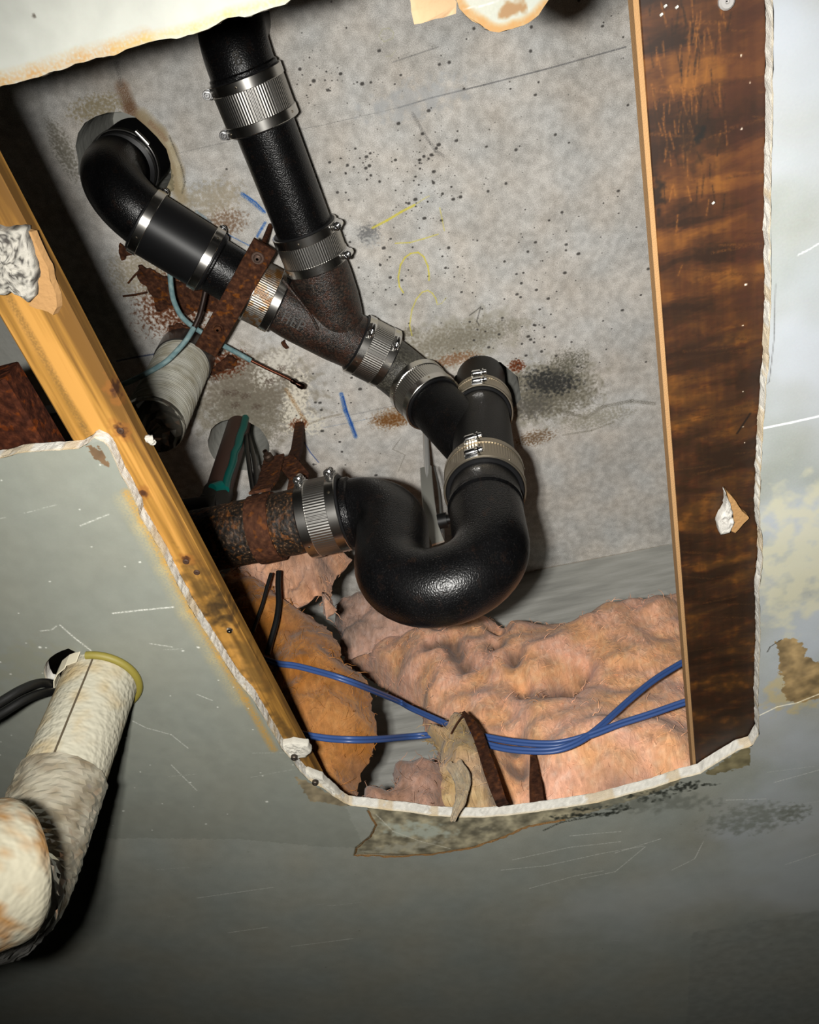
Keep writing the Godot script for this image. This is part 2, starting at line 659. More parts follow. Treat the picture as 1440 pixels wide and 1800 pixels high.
func ceiling_board() -> void:
	# picture of the plasterboard seen from below: paint, stains, scratches
	var cv := Canvas.new(Vector2(-1.0, -1.5), Vector2(1.4, 1.6), 1280.0)
	cv.base(Color(0.50, 0.508, 0.475), [0.03, 0.03, 0.03], 0.02)
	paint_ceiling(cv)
	var m := stdmat(Color.WHITE, 0.62, 0.0, 0.35)
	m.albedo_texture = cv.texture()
	m.texture_repeat = false
	m.heightmap_enabled = false
	var hole := PackedVector2Array([Vector2(-0.3194, -0.0226), Vector2(-0.2823, -0.0236), Vector2(-0.2462, -0.0252), Vector2(-0.2249, -0.0261), Vector2(-0.2066, -0.0256), Vector2(-0.1959, -0.0257), Vector2(-0.1855, -0.026), Vector2(-0.1752, -0.0266), Vector2(-0.167, -0.0258), Vector2(-0.1557, -0.0261), Vector2(-0.1469, -0.026), Vector2(-0.1374, -0.0278), Vector2(-0.1273, -0.0282), Vector2(-0.1161, -0.0276), Vector2(-0.106, -0.026), Vector2(-0.0932, -0.0278), Vector2(-0.0831, -0.0276), Vector2(-0.0731, -0.0274), Vector2(-0.0674, -0.0253), Vector2(-0.0599, -0.0178), Vector2(-0.0263, -0.0237), Vector2(0.0181, -0.0364), Vector2(0.0187, -0.0482), Vector2(0.0198, -0.0534), Vector2(0.0231, -0.0574), Vector2(0.0256, -0.0611), Vector2(0.0299, -0.0639), Vector2(0.0345, -0.0682), Vector2(0.0393, -0.0703), Vector2(0.0466, -0.0699), Vector2(0.0563, -0.0695), Vector2(0.0621, -0.0673), Vector2(0.0652, -0.0639), Vector2(0.0698, -0.0607), Vector2(0.0739, -0.052), Vector2(0.1113, -0.0562), Vector2(0.1561, -0.0677), Vector2(0.1902, -0.0764), Vector2(0.1891, -0.0924), Vector2(0.1894, -0.1518), Vector2(0.1883, -0.2207), Vector2(0.1894, -0.2682), Vector2(0.1878, -0.3203), Vector2(0.184, -0.3778), Vector2(0.1824, -0.4259), Vector2(0.1815, -0.4546), Vector2(0.1843, -0.4858), Vector2(0.1839, -0.5178), Vector2(0.1815, -0.5442), Vector2(0.1826, -0.6022), Vector2(0.1805, -0.6862), Vector2(0.1816, -0.7446), Vector2(0.1742, -0.7634), Vector2(0.1616, -0.7658), Vector2(0.144, -0.7777), Vector2(0.1211, -0.7967), Vector2(0.1019, -0.7997), Vector2(0.0711, -0.8092), Vector2(0.0401, -0.8147), Vector2(0.0085, -0.8203), Vector2(-0.0229, -0.8206), Vector2(-0.0482, -0.8204), Vector2(-0.0863, -0.8191), Vector2(-0.1178, -0.8151), Vector2(-0.1485, -0.8067), Vector2(-0.1722, -0.7969), Vector2(-0.195, -0.784), Vector2(-0.2182, -0.7733), Vector2(-0.241, -0.7616), Vector2(-0.2569, -0.754), Vector2(-0.2658, -0.7364), Vector2(-0.2738, -0.7172), Vector2(-0.2832, -0.7011), Vector2(-0.2888, -0.6803), Vector2(-0.289, -0.6663), Vector2(-0.2934, -0.6437), Vector2(-0.2942, -0.6007), Vector2(-0.2951, -0.5635), Vector2(-0.3011, -0.531), Vector2(-0.3034, -0.477), Vector2(-0.3054, -0.4342), Vector2(-0.3039, -0.3911), Vector2(-0.3033, -0.375), Vector2(-0.3031, -0.347), Vector2(-0.3041, -0.3311), Vector2(-0.3015, -0.3236), Vector2(-0.3, -0.305), Vector2(-0.3004, -0.291), Vector2(-0.2998, -0.2802), Vector2(-0.2985, -0.2699), Vector2(-0.2985, -0.2652), Vector2(-0.2997, -0.2601), Vector2(-0.3047, -0.2552), Vector2(-0.3129, -0.2593), Vector2(-0.321, -0.2603), Vector2(-0.3439, -0.257), Vector2(-0.3678, -0.2528), Vector2(-0.3828, -0.2537), Vector2(-0.4273, -0.2469), Vector2(-0.4968, -0.2395)])
	hole = rough(hole, 0.0026, 0.0004)
	var clean := Geometry2D.offset_polygon(hole, 0.0001)     # drops any crossing of the ragged outline
	clean.sort_custom(func(a: PackedVector2Array, b: PackedVector2Array) -> bool: return a.size() > b.size())
	hole = clean[0]
	var duct := PackedVector2Array()
	var dc := Vector2(-0.4235, -0.499)
	for k in 40:
		var t := TAU * k / 40
		duct.append(dc + Vector2(-0.002, -0.001) + Vector2(cos(t), sin(t)) * (0.0375 + 0.002 * sin(3.0 * t) + (0.011 if k > 10 and k < 20 else 0.0)))
	var outer := PackedVector2Array([Vector2(-1.0, -1.5), Vector2(0.4, -1.5), Vector2(0.4, 0.1), Vector2(-1.0, 0.1)])
	# cut the two openings: four panels that meet along seams from the corners
	var mid := Vector2(-0.10, -0.20)
	var cuts := []
	for o in outer:
		var best := [1e9, 0]
		for k in hole.size():
			var da := absf((hole[k] - mid).angle_to(o - mid))
			if da < best[0]:
				best = [da, k]
		cuts.append(best[1])
	if Geometry2D.is_polygon_clockwise(outer) != Geometry2D.is_polygon_clockwise(hole):
		hole.reverse()
		for k in 4:
			cuts[k] = hole.size() - 1 - cuts[k]
	var g := Geo.new()
	for side in 4:
		var panel := PackedVector2Array([outer[side], outer[(side + 1) % 4]])
		var at: int = cuts[(side + 1) % 4]
		while at != cuts[side]:
			panel.append(hole[at])
			at = (at + hole.size() - 1) % hole.size()
		panel.append(hole[at])
		if Geometry2D.is_point_in_polygon(dc, panel):
			panel = keyhole(panel, duct)
		var tr := Geometry2D.triangulate_polygon(panel)
		for k in range(0, tr.size(), 3):
			var p := []
			for q in 3:
				p.append(Vector3(panel[tr[k + q]].x, UNDER, panel[tr[k + q]].y))
			g.tri(p[0], p[1], p[2], Vector3.DOWN)
			g.tri(p[0] + Vector3(0, 0.0127, 0), p[1] + Vector3(0, 0.0127, 0), p[2] + Vector3(0, 0.0127, 0), Vector3.UP)
	var uvf := func(p: Vector3) -> Vector2: return Vector2((p.x + 1.0) / 1.4, (p.z + 1.5) / 1.6)
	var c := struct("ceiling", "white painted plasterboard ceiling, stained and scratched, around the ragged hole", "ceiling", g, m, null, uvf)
	# broken gypsum edge of the board, paper faces and crumbly core
	g = Geo.new()
	edge_wall(g, hole, 0.0005)
	edge_wall(g, duct, 0.0005)
	part("gypsum_edge", g, M.gypsum, c, func(p: Vector3, _n: Vector3) -> Color:
		var k := 0.52 + 0.16 * na.get_noise_3dv(p * 3000.0)
		var col := Color(k, k * 0.97, k * 0.88)
		if p.y < UNDER + 0.001:
			col = Color(0.5, 0.44, 0.33)
		if nb.get_noise_2d(p.x * 260.0, p.z * 260.0) > 0.28:
			col = col.lerp(Color(0.42, 0.30, 0.14), 0.5)
		return col, null, "crumbly white gypsum along the broken edge of the hole")
	# the rest of the ceiling, out to the walls
	g = Geo.new()
	for q in [[-2.2, -3.2, -1.0, 1.8], [0.4, -3.2, 1.8, 1.8], [-1.0, -3.2, 0.4, -1.5], [-1.0, 0.1, 0.4, 1.8]]:
		g = Geo.new()
		box(g, Vector3(q[0], UNDER, q[1]), Vector3(q[2], BOARD, q[3]), 0.0)
		part("plasterboard_sheet", g, M.painted, c)
	# flap of face paper curling off at the lower edge
	g = Geo.new()
	var lip := rough(PackedVector2Array([Vector2(-0.2397, -0.7686), Vector2(-0.2381, -0.7973), Vector2(-0.2504, -0.8173), Vector2(-0.2727, -0.8354), Vector2(-0.279, -0.8497), Vector2(-0.2296, -0.8656), Vector2(-0.1902, -0.8726), Vector2(-0.1423, -0.8708), Vector2(-0.0998, -0.8582), Vector2(-0.0713, -0.8448), Vector2(-0.026, -0.8433)]), 0.004, 0.0008, false)
	var r0 := PackedVector3Array()
	var r1 := PackedVector3Array()
	for k in lip.size():
		var t: Vector2 = (lip[mini(k + 1, lip.size() - 1)] - lip[maxi(k - 1, 0)]).normalized()
		var o := t.orthogonal()
		var hang := 0.0006 + 0.0022 * absf(nb.get_noise_1d(k * 6.0))
		r0.append(Vector3(lip[k].x, UNDER - 0.0002, lip[k].y) - Vector3(o.x, 0, o.y) * 0.002)
		r1.append(Vector3(lip[k].x, UNDER - hang, lip[k].y))
	g.grid([r0, r1])
	g.grid([r0, r1], false, true)
	part("torn_paper", g, M.paper, c, null, null, "torn edge of the ceiling's face paper")


func keyhole(outer: PackedVector2Array, hole: PackedVector2Array) -> PackedVector2Array:
	if Geometry2D.is_polygon_clockwise(outer) == Geometry2D.is_polygon_clockwise(hole):
		hole.reverse()
	var best := [1e9, 0, 0]
	for i in outer.size():
		for j in hole.size():
			var dd := outer[i].distance_squared_to(hole[j])
			if dd < best[0]:
				best = [dd, i, j]
	var o := PackedVector2Array()
	for i in outer.size() + 1:
		o.append(outer[(best[1] + i) % outer.size()])
	for j in hole.size() + 1:
		o.append(hole[(best[2] + j) % hole.size()])
	return o


func edge_wall(g: Geo, hole: PackedVector2Array, amp: float) -> void:
	var rows := []
	var mid := Vector2.ZERO
	for p in hole:
		mid += p / hole.size()
	for lvl in [0.0, 0.0008, 0.003, 0.006, 0.0095, 0.0119, 0.0127]:
		var row := PackedVector3Array()
		var inner: float = amp if lvl > 0.0008 and lvl < 0.012 else 0.0
		for k in hole.size():
			var t := (hole[(k + 1) % hole.size()] - hole[k - 1]).normalized().orthogonal()
			if Geometry2D.is_polygon_clockwise(hole):
				t = -t
			var q := hole[k] - t * inner * (0.4 + 2.2 * nb.get_noise_3d(hole[k].x * 3600.0, lvl * 9000.0, hole[k].y * 3600.0))
			row.append(Vector3(q.x, UNDER + lvl, q.y))
		rows.append(row)
	g.grid(rows, true, Geometry2D.is_polygon_clockwise(hole))


func paint_ceiling(cv: Canvas) -> void:
	var white := Color(0.80, 0.80, 0.77)
	# right-hand side made cooler and whiter: brighter light put into its colour
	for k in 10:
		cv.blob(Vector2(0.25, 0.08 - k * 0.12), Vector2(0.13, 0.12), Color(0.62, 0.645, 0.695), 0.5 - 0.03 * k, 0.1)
	# top lightened and left darkened in the colour, standing in for uneven light
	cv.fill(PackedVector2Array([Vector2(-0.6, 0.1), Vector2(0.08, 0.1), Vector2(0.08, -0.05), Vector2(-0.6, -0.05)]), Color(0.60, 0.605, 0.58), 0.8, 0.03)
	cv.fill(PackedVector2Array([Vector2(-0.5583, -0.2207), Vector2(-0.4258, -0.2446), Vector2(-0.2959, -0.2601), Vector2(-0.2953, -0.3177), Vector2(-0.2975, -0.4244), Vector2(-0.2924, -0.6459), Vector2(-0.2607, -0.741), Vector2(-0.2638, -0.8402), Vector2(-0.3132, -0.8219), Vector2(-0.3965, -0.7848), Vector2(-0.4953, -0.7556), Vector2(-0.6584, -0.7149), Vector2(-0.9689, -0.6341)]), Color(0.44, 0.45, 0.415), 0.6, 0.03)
	cv.blob(Vector2(0.16, -1.02), Vector2(0.24, 0.18), Color(0.62, 0.64, 0.65), 0.4, 0.06)  # lower right brightened in the colour, as more light would do
	# patches where the filler or the undercoat shows
	cv.blob(Vector2(-0.477, -0.4656), Vector2(0.05, 0.035), Color(0.46, 0.46, 0.40), 0.55, 1.0, 0.1)
	cv.blob(Vector2(-0.4367, -0.6168), Vector2(0.10, 0.08), Color(0.52, 0.53, 0.49), 0.3, 0.5)
	cv.fill(PackedVector2Array([Vector2(0.0946, -1.1428), Vector2(0.2555, -1.1267), Vector2(0.3109, -1.1274), Vector2(0.3542, -1.7355), Vector2(0.0564, -1.6506)]), Color(0.46, 0.47, 0.45), 0.4, 0.1)
	# water stains along the cut edges
	cv.stroke(PackedVector2Array([Vector2(-0.3045, -0.3084), Vector2(-0.3047, -0.3375), Vector2(-0.3051, -0.3823), Vector2(-0.3067, -0.4395), Vector2(-0.3044, -0.4997), Vector2(-0.3031, -0.5614), Vector2(-0.303, -0.6411)]), 0.012, Color(0.66, 0.47, 0.18), 0.75, 0.6, 1.2)
	cv.stroke(PackedVector2Array([Vector2(-0.3105, -0.3137), Vector2(-0.31, -0.3434), Vector2(-0.3108, -0.3892), Vector2(-0.3129, -0.4414), Vector2(-0.3109, -0.5019), Vector2(-0.3099, -0.5638)]), 0.020, Color(0.68, 0.60, 0.40), 0.4, 0.6, 1.0)
	cv.stroke(PackedVector2Array([Vector2(-0.3184, -0.0212), Vector2(-0.2453, -0.0236), Vector2(-0.224, -0.0245), Vector2(-0.195, -0.0239), Vector2(-0.1743, -0.0248), Vector2(-0.1547, -0.024)]), 0.014, Color(0.58, 0.42, 0.22), 0.6, 0.6, 1.0)
	cv.stroke(PackedVector2Array([Vector2(-0.1743, -0.0248), Vector2(-0.1547, -0.024), Vector2(-0.1264, -0.0261), Vector2(-0.1053, -0.0244), Vector2(-0.0724, -0.0254)]), 0.008, Color(0.62, 0.52, 0.27), 0.5, 0.5, 1.0)
	cv.stroke(PackedVector2Array([Vector2(0.0192, -0.0502), Vector2(0.021, -0.0554), Vector2(0.0299, -0.0639), Vector2(0.0345, -0.0682), Vector2(0.0393, -0.0703), Vector2(0.0466, -0.0699), Vector2(0.0563, -0.0695), Vector2(0.0659, -0.0636)]), 0.009, Color(0.50, 0.37, 0.2), 0.95, 0.2, 1.4)
	cv.blob(Vector2(0.0472, -0.061), Vector2(0.010, 0.005), Color(0.42, 0.32, 0.2), 1.0, 2.0)
	cv.stroke(PackedVector2Array([Vector2(0.0212, -0.0543), Vector2(0.0331, -0.0557), Vector2(0.0461, -0.0546)]), 0.001, Color(0.6, 0.6, 0.62), 0.8)
	cv.blob(Vector2(-0.2099, 0.0015), Vector2(0.0016, 0.0016), Color(0.2, 0.18, 0.15), 0.9)
	# brown paper at the corner of the left sheet
	cv.fill(PackedVector2Array([Vector2(-0.3159, -0.2606), Vector2(-0.306, -0.2632), Vector2(-0.3051, -0.2708), Vector2(-0.305, -0.2838), Vector2(-0.3111, -0.2789), Vector2(-0.3138, -0.2675)]), Color(0.36, 0.28, 0.2), 0.95)
	# right: creamy stained stretch and a bare brown patch
	cv.blob(Vector2(0.212, -0.5154), Vector2(0.045, 0.09), Color(0.68, 0.66, 0.55), 0.6, 0.7)
	cv.blob(Vector2(0.2137, -0.6865), Vector2(0.035, 0.035), Color(0.66, 0.58, 0.38), 0.55, 1.0)
	cv.fill(PackedVector2Array([Vector2(0.1953, -0.6116), Vector2(0.2033, -0.61), Vector2(0.212, -0.613), Vector2(0.2187, -0.6209), Vector2(0.2237, -0.6331), Vector2(0.2213, -0.6395), Vector2(0.2308, -0.6476), Vector2(0.2415, -0.6568), Vector2(0.2434, -0.7004), Vector2(0.2276, -0.7057), Vector2(0.2141, -0.7047), Vector2(0.2059, -0.699), Vector2(0.2019, -0.6834), Vector2(0.2043, -0.6681), Vector2(0.1983, -0.6534), Vector2(0.1986, -0.6374)]), Color(0.49, 0.41, 0.28), 0.95, 0.25)
	cv.stroke(PackedVector2Array([Vector2(0.181, -0.7153), Vector2(0.1979, -0.7065), Vector2(0.2168, -0.7054), Vector2(0.238, -0.6973)]), 0.002, Color(0.93, 0.9, 0.8), 0.9, 0.2)
	cv.stroke(PackedVector2Array([Vector2(0.1877, -0.6243), Vector2(0.1902, -0.618), Vector2(0.2003, -0.6107)]), 0.0012, Color(0.15, 0.14, 0.12), 0.9, 0.1)
	cv.stroke(PackedVector2Array([Vector2(0.1911, -0.2605), Vector2(0.1904, -0.3028), Vector2(0.1875, -0.3352), Vector2(0.1855, -0.337)]), 0.001, Color(0.3, 0.3, 0.3), 0.8, 0.2)
	cv.stroke(PackedVector2Array([Vector2(0.1836, -0.3746), Vector2(0.2043, -0.3749), Vector2(0.2268, -0.3742)]), 0.002, Color(1, 1, 1), 0.9, 0.2)
	cv.stroke(PackedVector2Array([Vector2(0.2051, -0.2442), Vector2(0.2123, -0.2421), Vector2(0.2207, -0.2386)]), 0.0012, Color(1, 1, 1), 0.7)
	# torn face paper below the hole: brown liner with smears of filler
	var torn := PackedVector2Array([Vector2(-0.2389, -0.7545), Vector2(-0.2061, -0.7766), Vector2(-0.148, -0.8046), Vector2(-0.0859, -0.8169), Vector2(-0.0226, -0.8184), Vector2(0.0089, -0.8171), Vector2(0.1021, -0.7957), Vector2(0.0954, -0.8084), Vector2(0.0704, -0.8186), Vector2(0.0261, -0.8305), Vector2(-0.026, -0.8433), Vector2(-0.0713, -0.8448), Vector2(-0.0998, -0.8582), Vector2(-0.1423, -0.8708), Vector2(-0.1902, -0.8726), Vector2(-0.2296, -0.8656), Vector2(-0.279, -0.8497), Vector2(-0.2727, -0.8354), Vector2(-0.2504, -0.8173), Vector2(-0.2381, -0.7973), Vector2(-0.2406, -0.7717)])
	cv.fill(torn, Color(0.49, 0.465, 0.385), 1.0, 0.3)
	cv.blob(Vector2(-0.1976, -0.8199), Vector2(0.050, 0.018), Color(0.60, 0.62, 0.57), 0.9, 1.0, 0.05, -0.4)
	cv.blob(Vector2(-0.2257, -0.8506), Vector2(0.06, 0.012), Color(0.58, 0.57, 0.51), 0.7, 1.2, 0.1)
	cv.blob(Vector2(-0.1223, -0.838), Vector2(0.014, 0.008), Color(0.3, 0.29, 0.25), 0.7, 1.4, 0.1)
	cv.stroke(PackedVector2Array([Vector2(-0.2397, -0.7686), Vector2(-0.2381, -0.7973), Vector2(-0.2504, -0.8173), Vector2(-0.2727, -0.8354), Vector2(-0.2794, -0.8508)]), 0.003, Color(0.25, 0.22, 0.16), 0.9, 0.2)
	cv.stroke(PackedVector2Array([Vector2(-0.2665, -0.8493), Vector2(-0.2162, -0.8668), Vector2(-0.1899, -0.8714), Vector2(-0.1421, -0.8697), Vector2(-0.0996, -0.8571), Vector2(-0.0712, -0.8437)]), 0.0022, Color(0.27, 0.22, 0.16), 0.9, 0.3)
	cv.stroke(PackedVector2Array([Vector2(-0.2327, -0.7783), Vector2(-0.223, -0.8153), Vector2(-0.1968, -0.8438), Vector2(-0.1683, -0.8662)]), 0.002, Color(0.75, 0.74, 0.68), 0.8, 0.6)
	cv.fill(PackedVector2Array([Vector2(0.1234, -0.7973), Vector2(0.1469, -0.7785), Vector2(0.1708, -0.7587), Vector2(0.1717, -0.7951), Vector2(0.1493, -0.8002), Vector2(0.1315, -0.8026)]), Color(0.42, 0.39, 0.29), 1.0)
	cv.fill(PackedVector2Array([Vector2(-0.2978, -0.69), Vector2(-0.2887, -0.6986), Vector2(-0.2785, -0.7159), Vector2(-0.2658, -0.7364), Vector2(-0.2569, -0.754), Vector2(-0.2648, -0.7541), Vector2(-0.2802, -0.7411), Vector2(-0.2946, -0.7373)]), Color(0.45, 0.41, 0.33), 1.0)
	# mould
	var mould := Color(0.12, 0.13, 0.11)
	for k in 26:
		var t := k / 25.0
		cv.blob(Vector2(-0.0356, -0.843).lerp(Vector2(0.1251, -0.8164), t) + Vector2(rng.randf_range(-0.006, 0.006), rng.randf_range(-0.012, 0.012)), Vector2(rng.randf_range(0.006, 0.022), rng.randf_range(0.003, 0.007)), mould, 0.85, 2.0, 0.4, -0.2)
	cv.blob(Vector2(0.0569, -0.8344), Vector2(0.10, 0.02), Color(0.34, 0.35, 0.32), 0.55, 1.0, 0.15, -0.25)
	cv.blob(Vector2(0.1723, -0.897), Vector2(0.06, 0.035), Color(0.37, 0.385, 0.35), 0.6, 1.2, 0.2)
	cv.blob(Vector2(0.2187, -0.8982), Vector2(0.022, 0.02), Color(0.34, 0.35, 0.31), 0.6, 1.6, 0.25)
	cv.stroke(PackedVector2Array([Vector2(-0.0572, -0.858), Vector2(-0.0362, -0.8474), Vector2(-0.0072, -0.8461), Vector2(0.0123, -0.8424)]), 0.004, Color(0.1, 0.11, 0.09), 0.8, 0.9)
	# scratches and trowel marks
	var marks := [PackedVector2Array([Vector2(-0.3746, -0.4244), Vector2(-0.3472, -0.4274), Vector2(-0.3201, -0.431)]), PackedVector2Array([Vector2(-0.4263, -0.4258), Vector2(-0.4216, -0.4433), Vector2(-0.4135, -0.4668)]), PackedVector2Array([Vector2(-0.3594, -0.4674), Vector2(-0.3412, -0.4768)]), PackedVector2Array([Vector2(-0.447, -0.4277), Vector2(-0.4364, -0.429), Vector2(-0.4287, -0.4252)]), PackedVector2Array([Vector2(-0.3554, -0.3284), Vector2(-0.3279, -0.3237)]), PackedVector2Array([Vector2(-0.3453, -0.5425), Vector2(-0.3345, -0.5547)]), PackedVector2Array([Vector2(-0.4222, -0.5628), Vector2(-0.4137, -0.5759), Vector2(-0.3941, -0.5922), Vector2(-0.3864, -0.6168)]), PackedVector2Array([Vector2(-0.0295, -0.9718), Vector2(0.0121, -0.9673), Vector2(0.0517, -0.9223)]), PackedVector2Array([Vector2(-0.1193, -0.9275), Vector2(-0.0652, -0.932), Vector2(0.0034, -0.9228), Vector2(0.0498, -0.9206)]), PackedVector2Array([Vector2(-0.1023, -0.9091), Vector2(-0.0337, -0.9003), Vector2(0.0251, -0.9042)]), PackedVector2Array([Vector2(-0.0932, -0.9774), Vector2(-0.0354, -0.9636), Vector2(-0.0008, -0.9612)]), PackedVector2Array([Vector2(0.0787, -0.9816), Vector2(0.1064, -0.9634), Vector2(0.1176, -0.9293)]), PackedVector2Array([Vector2(0.1451, -0.8528), Vector2(0.1876, -0.8621)]), PackedVector2Array([Vector2(0.1964, -0.8335), Vector2(0.22, -0.8284), Vector2(0.246, -0.8222)]), PackedVector2Array([Vector2(-0.4234, -1.0379), Vector2(-0.3842, -1.0391), Vector2(-0.3373, -1.0394)]), PackedVector2Array([Vector2(0.2113, -1.0048), Vector2(0.2499, -0.9899)]), PackedVector2Array([Vector2(0.0163, -0.9263), Vector2(0.0702, -0.9104)]), PackedVector2Array([Vector2(-0.0305, -0.877), Vector2(0.0272, -0.8832)]), PackedVector2Array([Vector2(-0.4894, -0.9819), Vector2(-0.4346, -0.9817)]), PackedVector2Array([Vector2(-0.4942, -0.8911), Vector2(-0.3943, -0.8923)]), PackedVector2Array([Vector2(-0.4144, -0.6375), Vector2(-0.4064, -0.6857)])]
	for k in marks.size():
		cv.stroke(marks[k], 0.0022 if k < 2 else 0.0016, white, 0.95 if k < 2 else 0.7, 0.7)
	for k in 40:
		var a := Vector2(rng.randf_range(-0.75, 0.3), rng.randf_range(-1.25, -0.72)) if k < 26 else Vector2(rng.randf_range(-0.55, -0.3), rng.randf_range(-0.7, -0.3))
		var dir := Vector2(1, rng.randf_range(-0.25, 0.05)) * rng.randf_range(0.01, 0.06)
		cv.stroke(PackedVector2Array([a, a + dir]), 0.0012, white if k % 3 else Color(0.45, 0.45, 0.42), 0.35, 0.9)
	cv.specks(Vector2(-0.6, -0.75), Vector2(-0.28, -0.27), 90, 0.0008, 0.0018, white, 0.8, rng)
	cv.specks(Vector2(-0.9, -1.4), Vector2(0.35, -0.8), 50, 0.0007, 0.0014, Color(0.3, 0.3, 0.26), 0.5, rng)


func slab() -> void:
	var cv := Canvas.new(Vector2(-0.8, -1.2), Vector2(1.25, 1.25), 1600.0)
	cv.base(Color(0.815, 0.80, 0.775), [0.11, 0.17, 0.34], 0.03)
	paint_slab(cv)
	var m := stdmat(Color.WHITE, 0.92, 0.0, 0.25)
	m.albedo_texture = cv.texture()
	m.texture_repeat = false
	var circle := func(c: Vector2, r: float, sides: int, wob: float, turn: float) -> PackedVector2Array:
		var o := PackedVector2Array()
		for k in sides:
			var t := turn + TAU * k / sides
			o.append(c + Vector2(cos(t), sin(t)) * (r + wob * nb.get_noise_2d(k * 9.0, c.x * 500.0)))
		return o
	var h1: PackedVector2Array = circle.call(Vector2(-0.4922, -0.2013), 0.071, 22, 0.006, 0.0)
	var h2: PackedVector2Array = circle.call(Vector2(-0.5084, -0.7244), 0.058, 28, 0.003, 0.0)
	var h3: PackedVector2Array = circle.call(Vector2(-0.0314, -0.7318), 0.066, 9, 0.004, 0.25)
	var g := Geo.new()
	for part_ in [[Rect2(-0.8, -0.45, 1.25, 0.5), h1], [Rect2(-0.8, -1.18, 0.52, 0.73), h2], [Rect2(-0.28, -1.18, 0.73, 0.73), h3]]:
		var q: Rect2 = part_[0]
		var poly := keyhole(PackedVector2Array([q.position, q.position + Vector2(q.size.x, 0), q.end, q.position + Vector2(0, q.size.y)]), part_[1])
		var t := Geometry2D.triangulate_polygon(poly)
		for k in range(0, t.size(), 3):
			var p := []
			for j in 3:
				p.append(Vector3(poly[t[k + j]].x, SOFFIT, poly[t[k + j]].y))
			g.tri(p[0], p[1], p[2], Vector3.DOWN)
	var uvf := func(p: Vector3) -> Vector2: return Vector2((p.x + 0.8) / 1.25, (p.z + 1.2) / 1.25)
	var s := struct("ceiling_slab", "grey concrete slab above the hole with core holes, rust, chalk and crayon marks", "concrete slab", g, m, null, uvf)
	for hh in [h1, h2, h3]:
		g = Geo.new()
		var rows := []
		for lvl in [0.0, 0.03, 0.07, 0.12, 0.2]:
			var row := PackedVector3Array()
			for k in hh.size():
				var o: float = 0.0 if lvl == 0.0 else 0.002 * nb.get_noise_2d(k * 20.0, lvl * 900.0)
				var p: Vector2 = hh[k] + (hh[k] - hh[(k + hh.size() / 2) % hh.size()]).normalized() * o
				row.append(Vector3(p.x, SOFFIT + lvl, p.y))
			rows.append(row)
		g.grid(rows, true, Geometry2D.is_polygon_clockwise(hh))
		part("core_hole", g, M.plain_concrete, s)
	g = Geo.new()
	for q in [[-2.2, 0.0, -3.2, -0.8, 0.2, 1.8], [0.45, 0.0, -3.2, 1.8, 0.2, 1.8], [-0.8, 0.0, 0.05, 0.45, 0.2, 1.8], [-0.8, 0.0, -3.2, 0.45, 0.2, -1.18], [-2.2, 0.2, -3.2, 1.8, 0.3, 1.8]]:
		g = Geo.new()
		box(g, Vector3(q[0], SOFFIT + q[1], q[2]), Vector3(q[3], SOFFIT + q[4], q[5]), 0.0)
		part("concrete_panel", g, M.plain_concrete, s)
	# the concrete beam that closes the cavity beyond the insulation
	g = Geo.new()
	var rows := []
	for k in 9:
		var y := lerpf(SOFFIT, BOARD, k / 8.0)
		rows.append(PackedVector3Array([Vector3(-2.2, y, -1.18 - 0.02 * sin(k * 0.5)), Vector3(1.8, y, -1.18 - 0.02 * sin(k * 0.5))]))
	g.grid(rows, false, true)
	g.grid([PackedVector3Array([Vector3(-2.2, SOFFIT, -1.4), Vector3(1.8, SOFFIT, -1.4)]), PackedVector3Array([Vector3(-2.2, BOARD, -1.4), Vector3(1.8, BOARD, -1.4)])])
	struct("wall_rim", "grey concrete downstand behind the pink insulation", "beam", g, M.streaked)


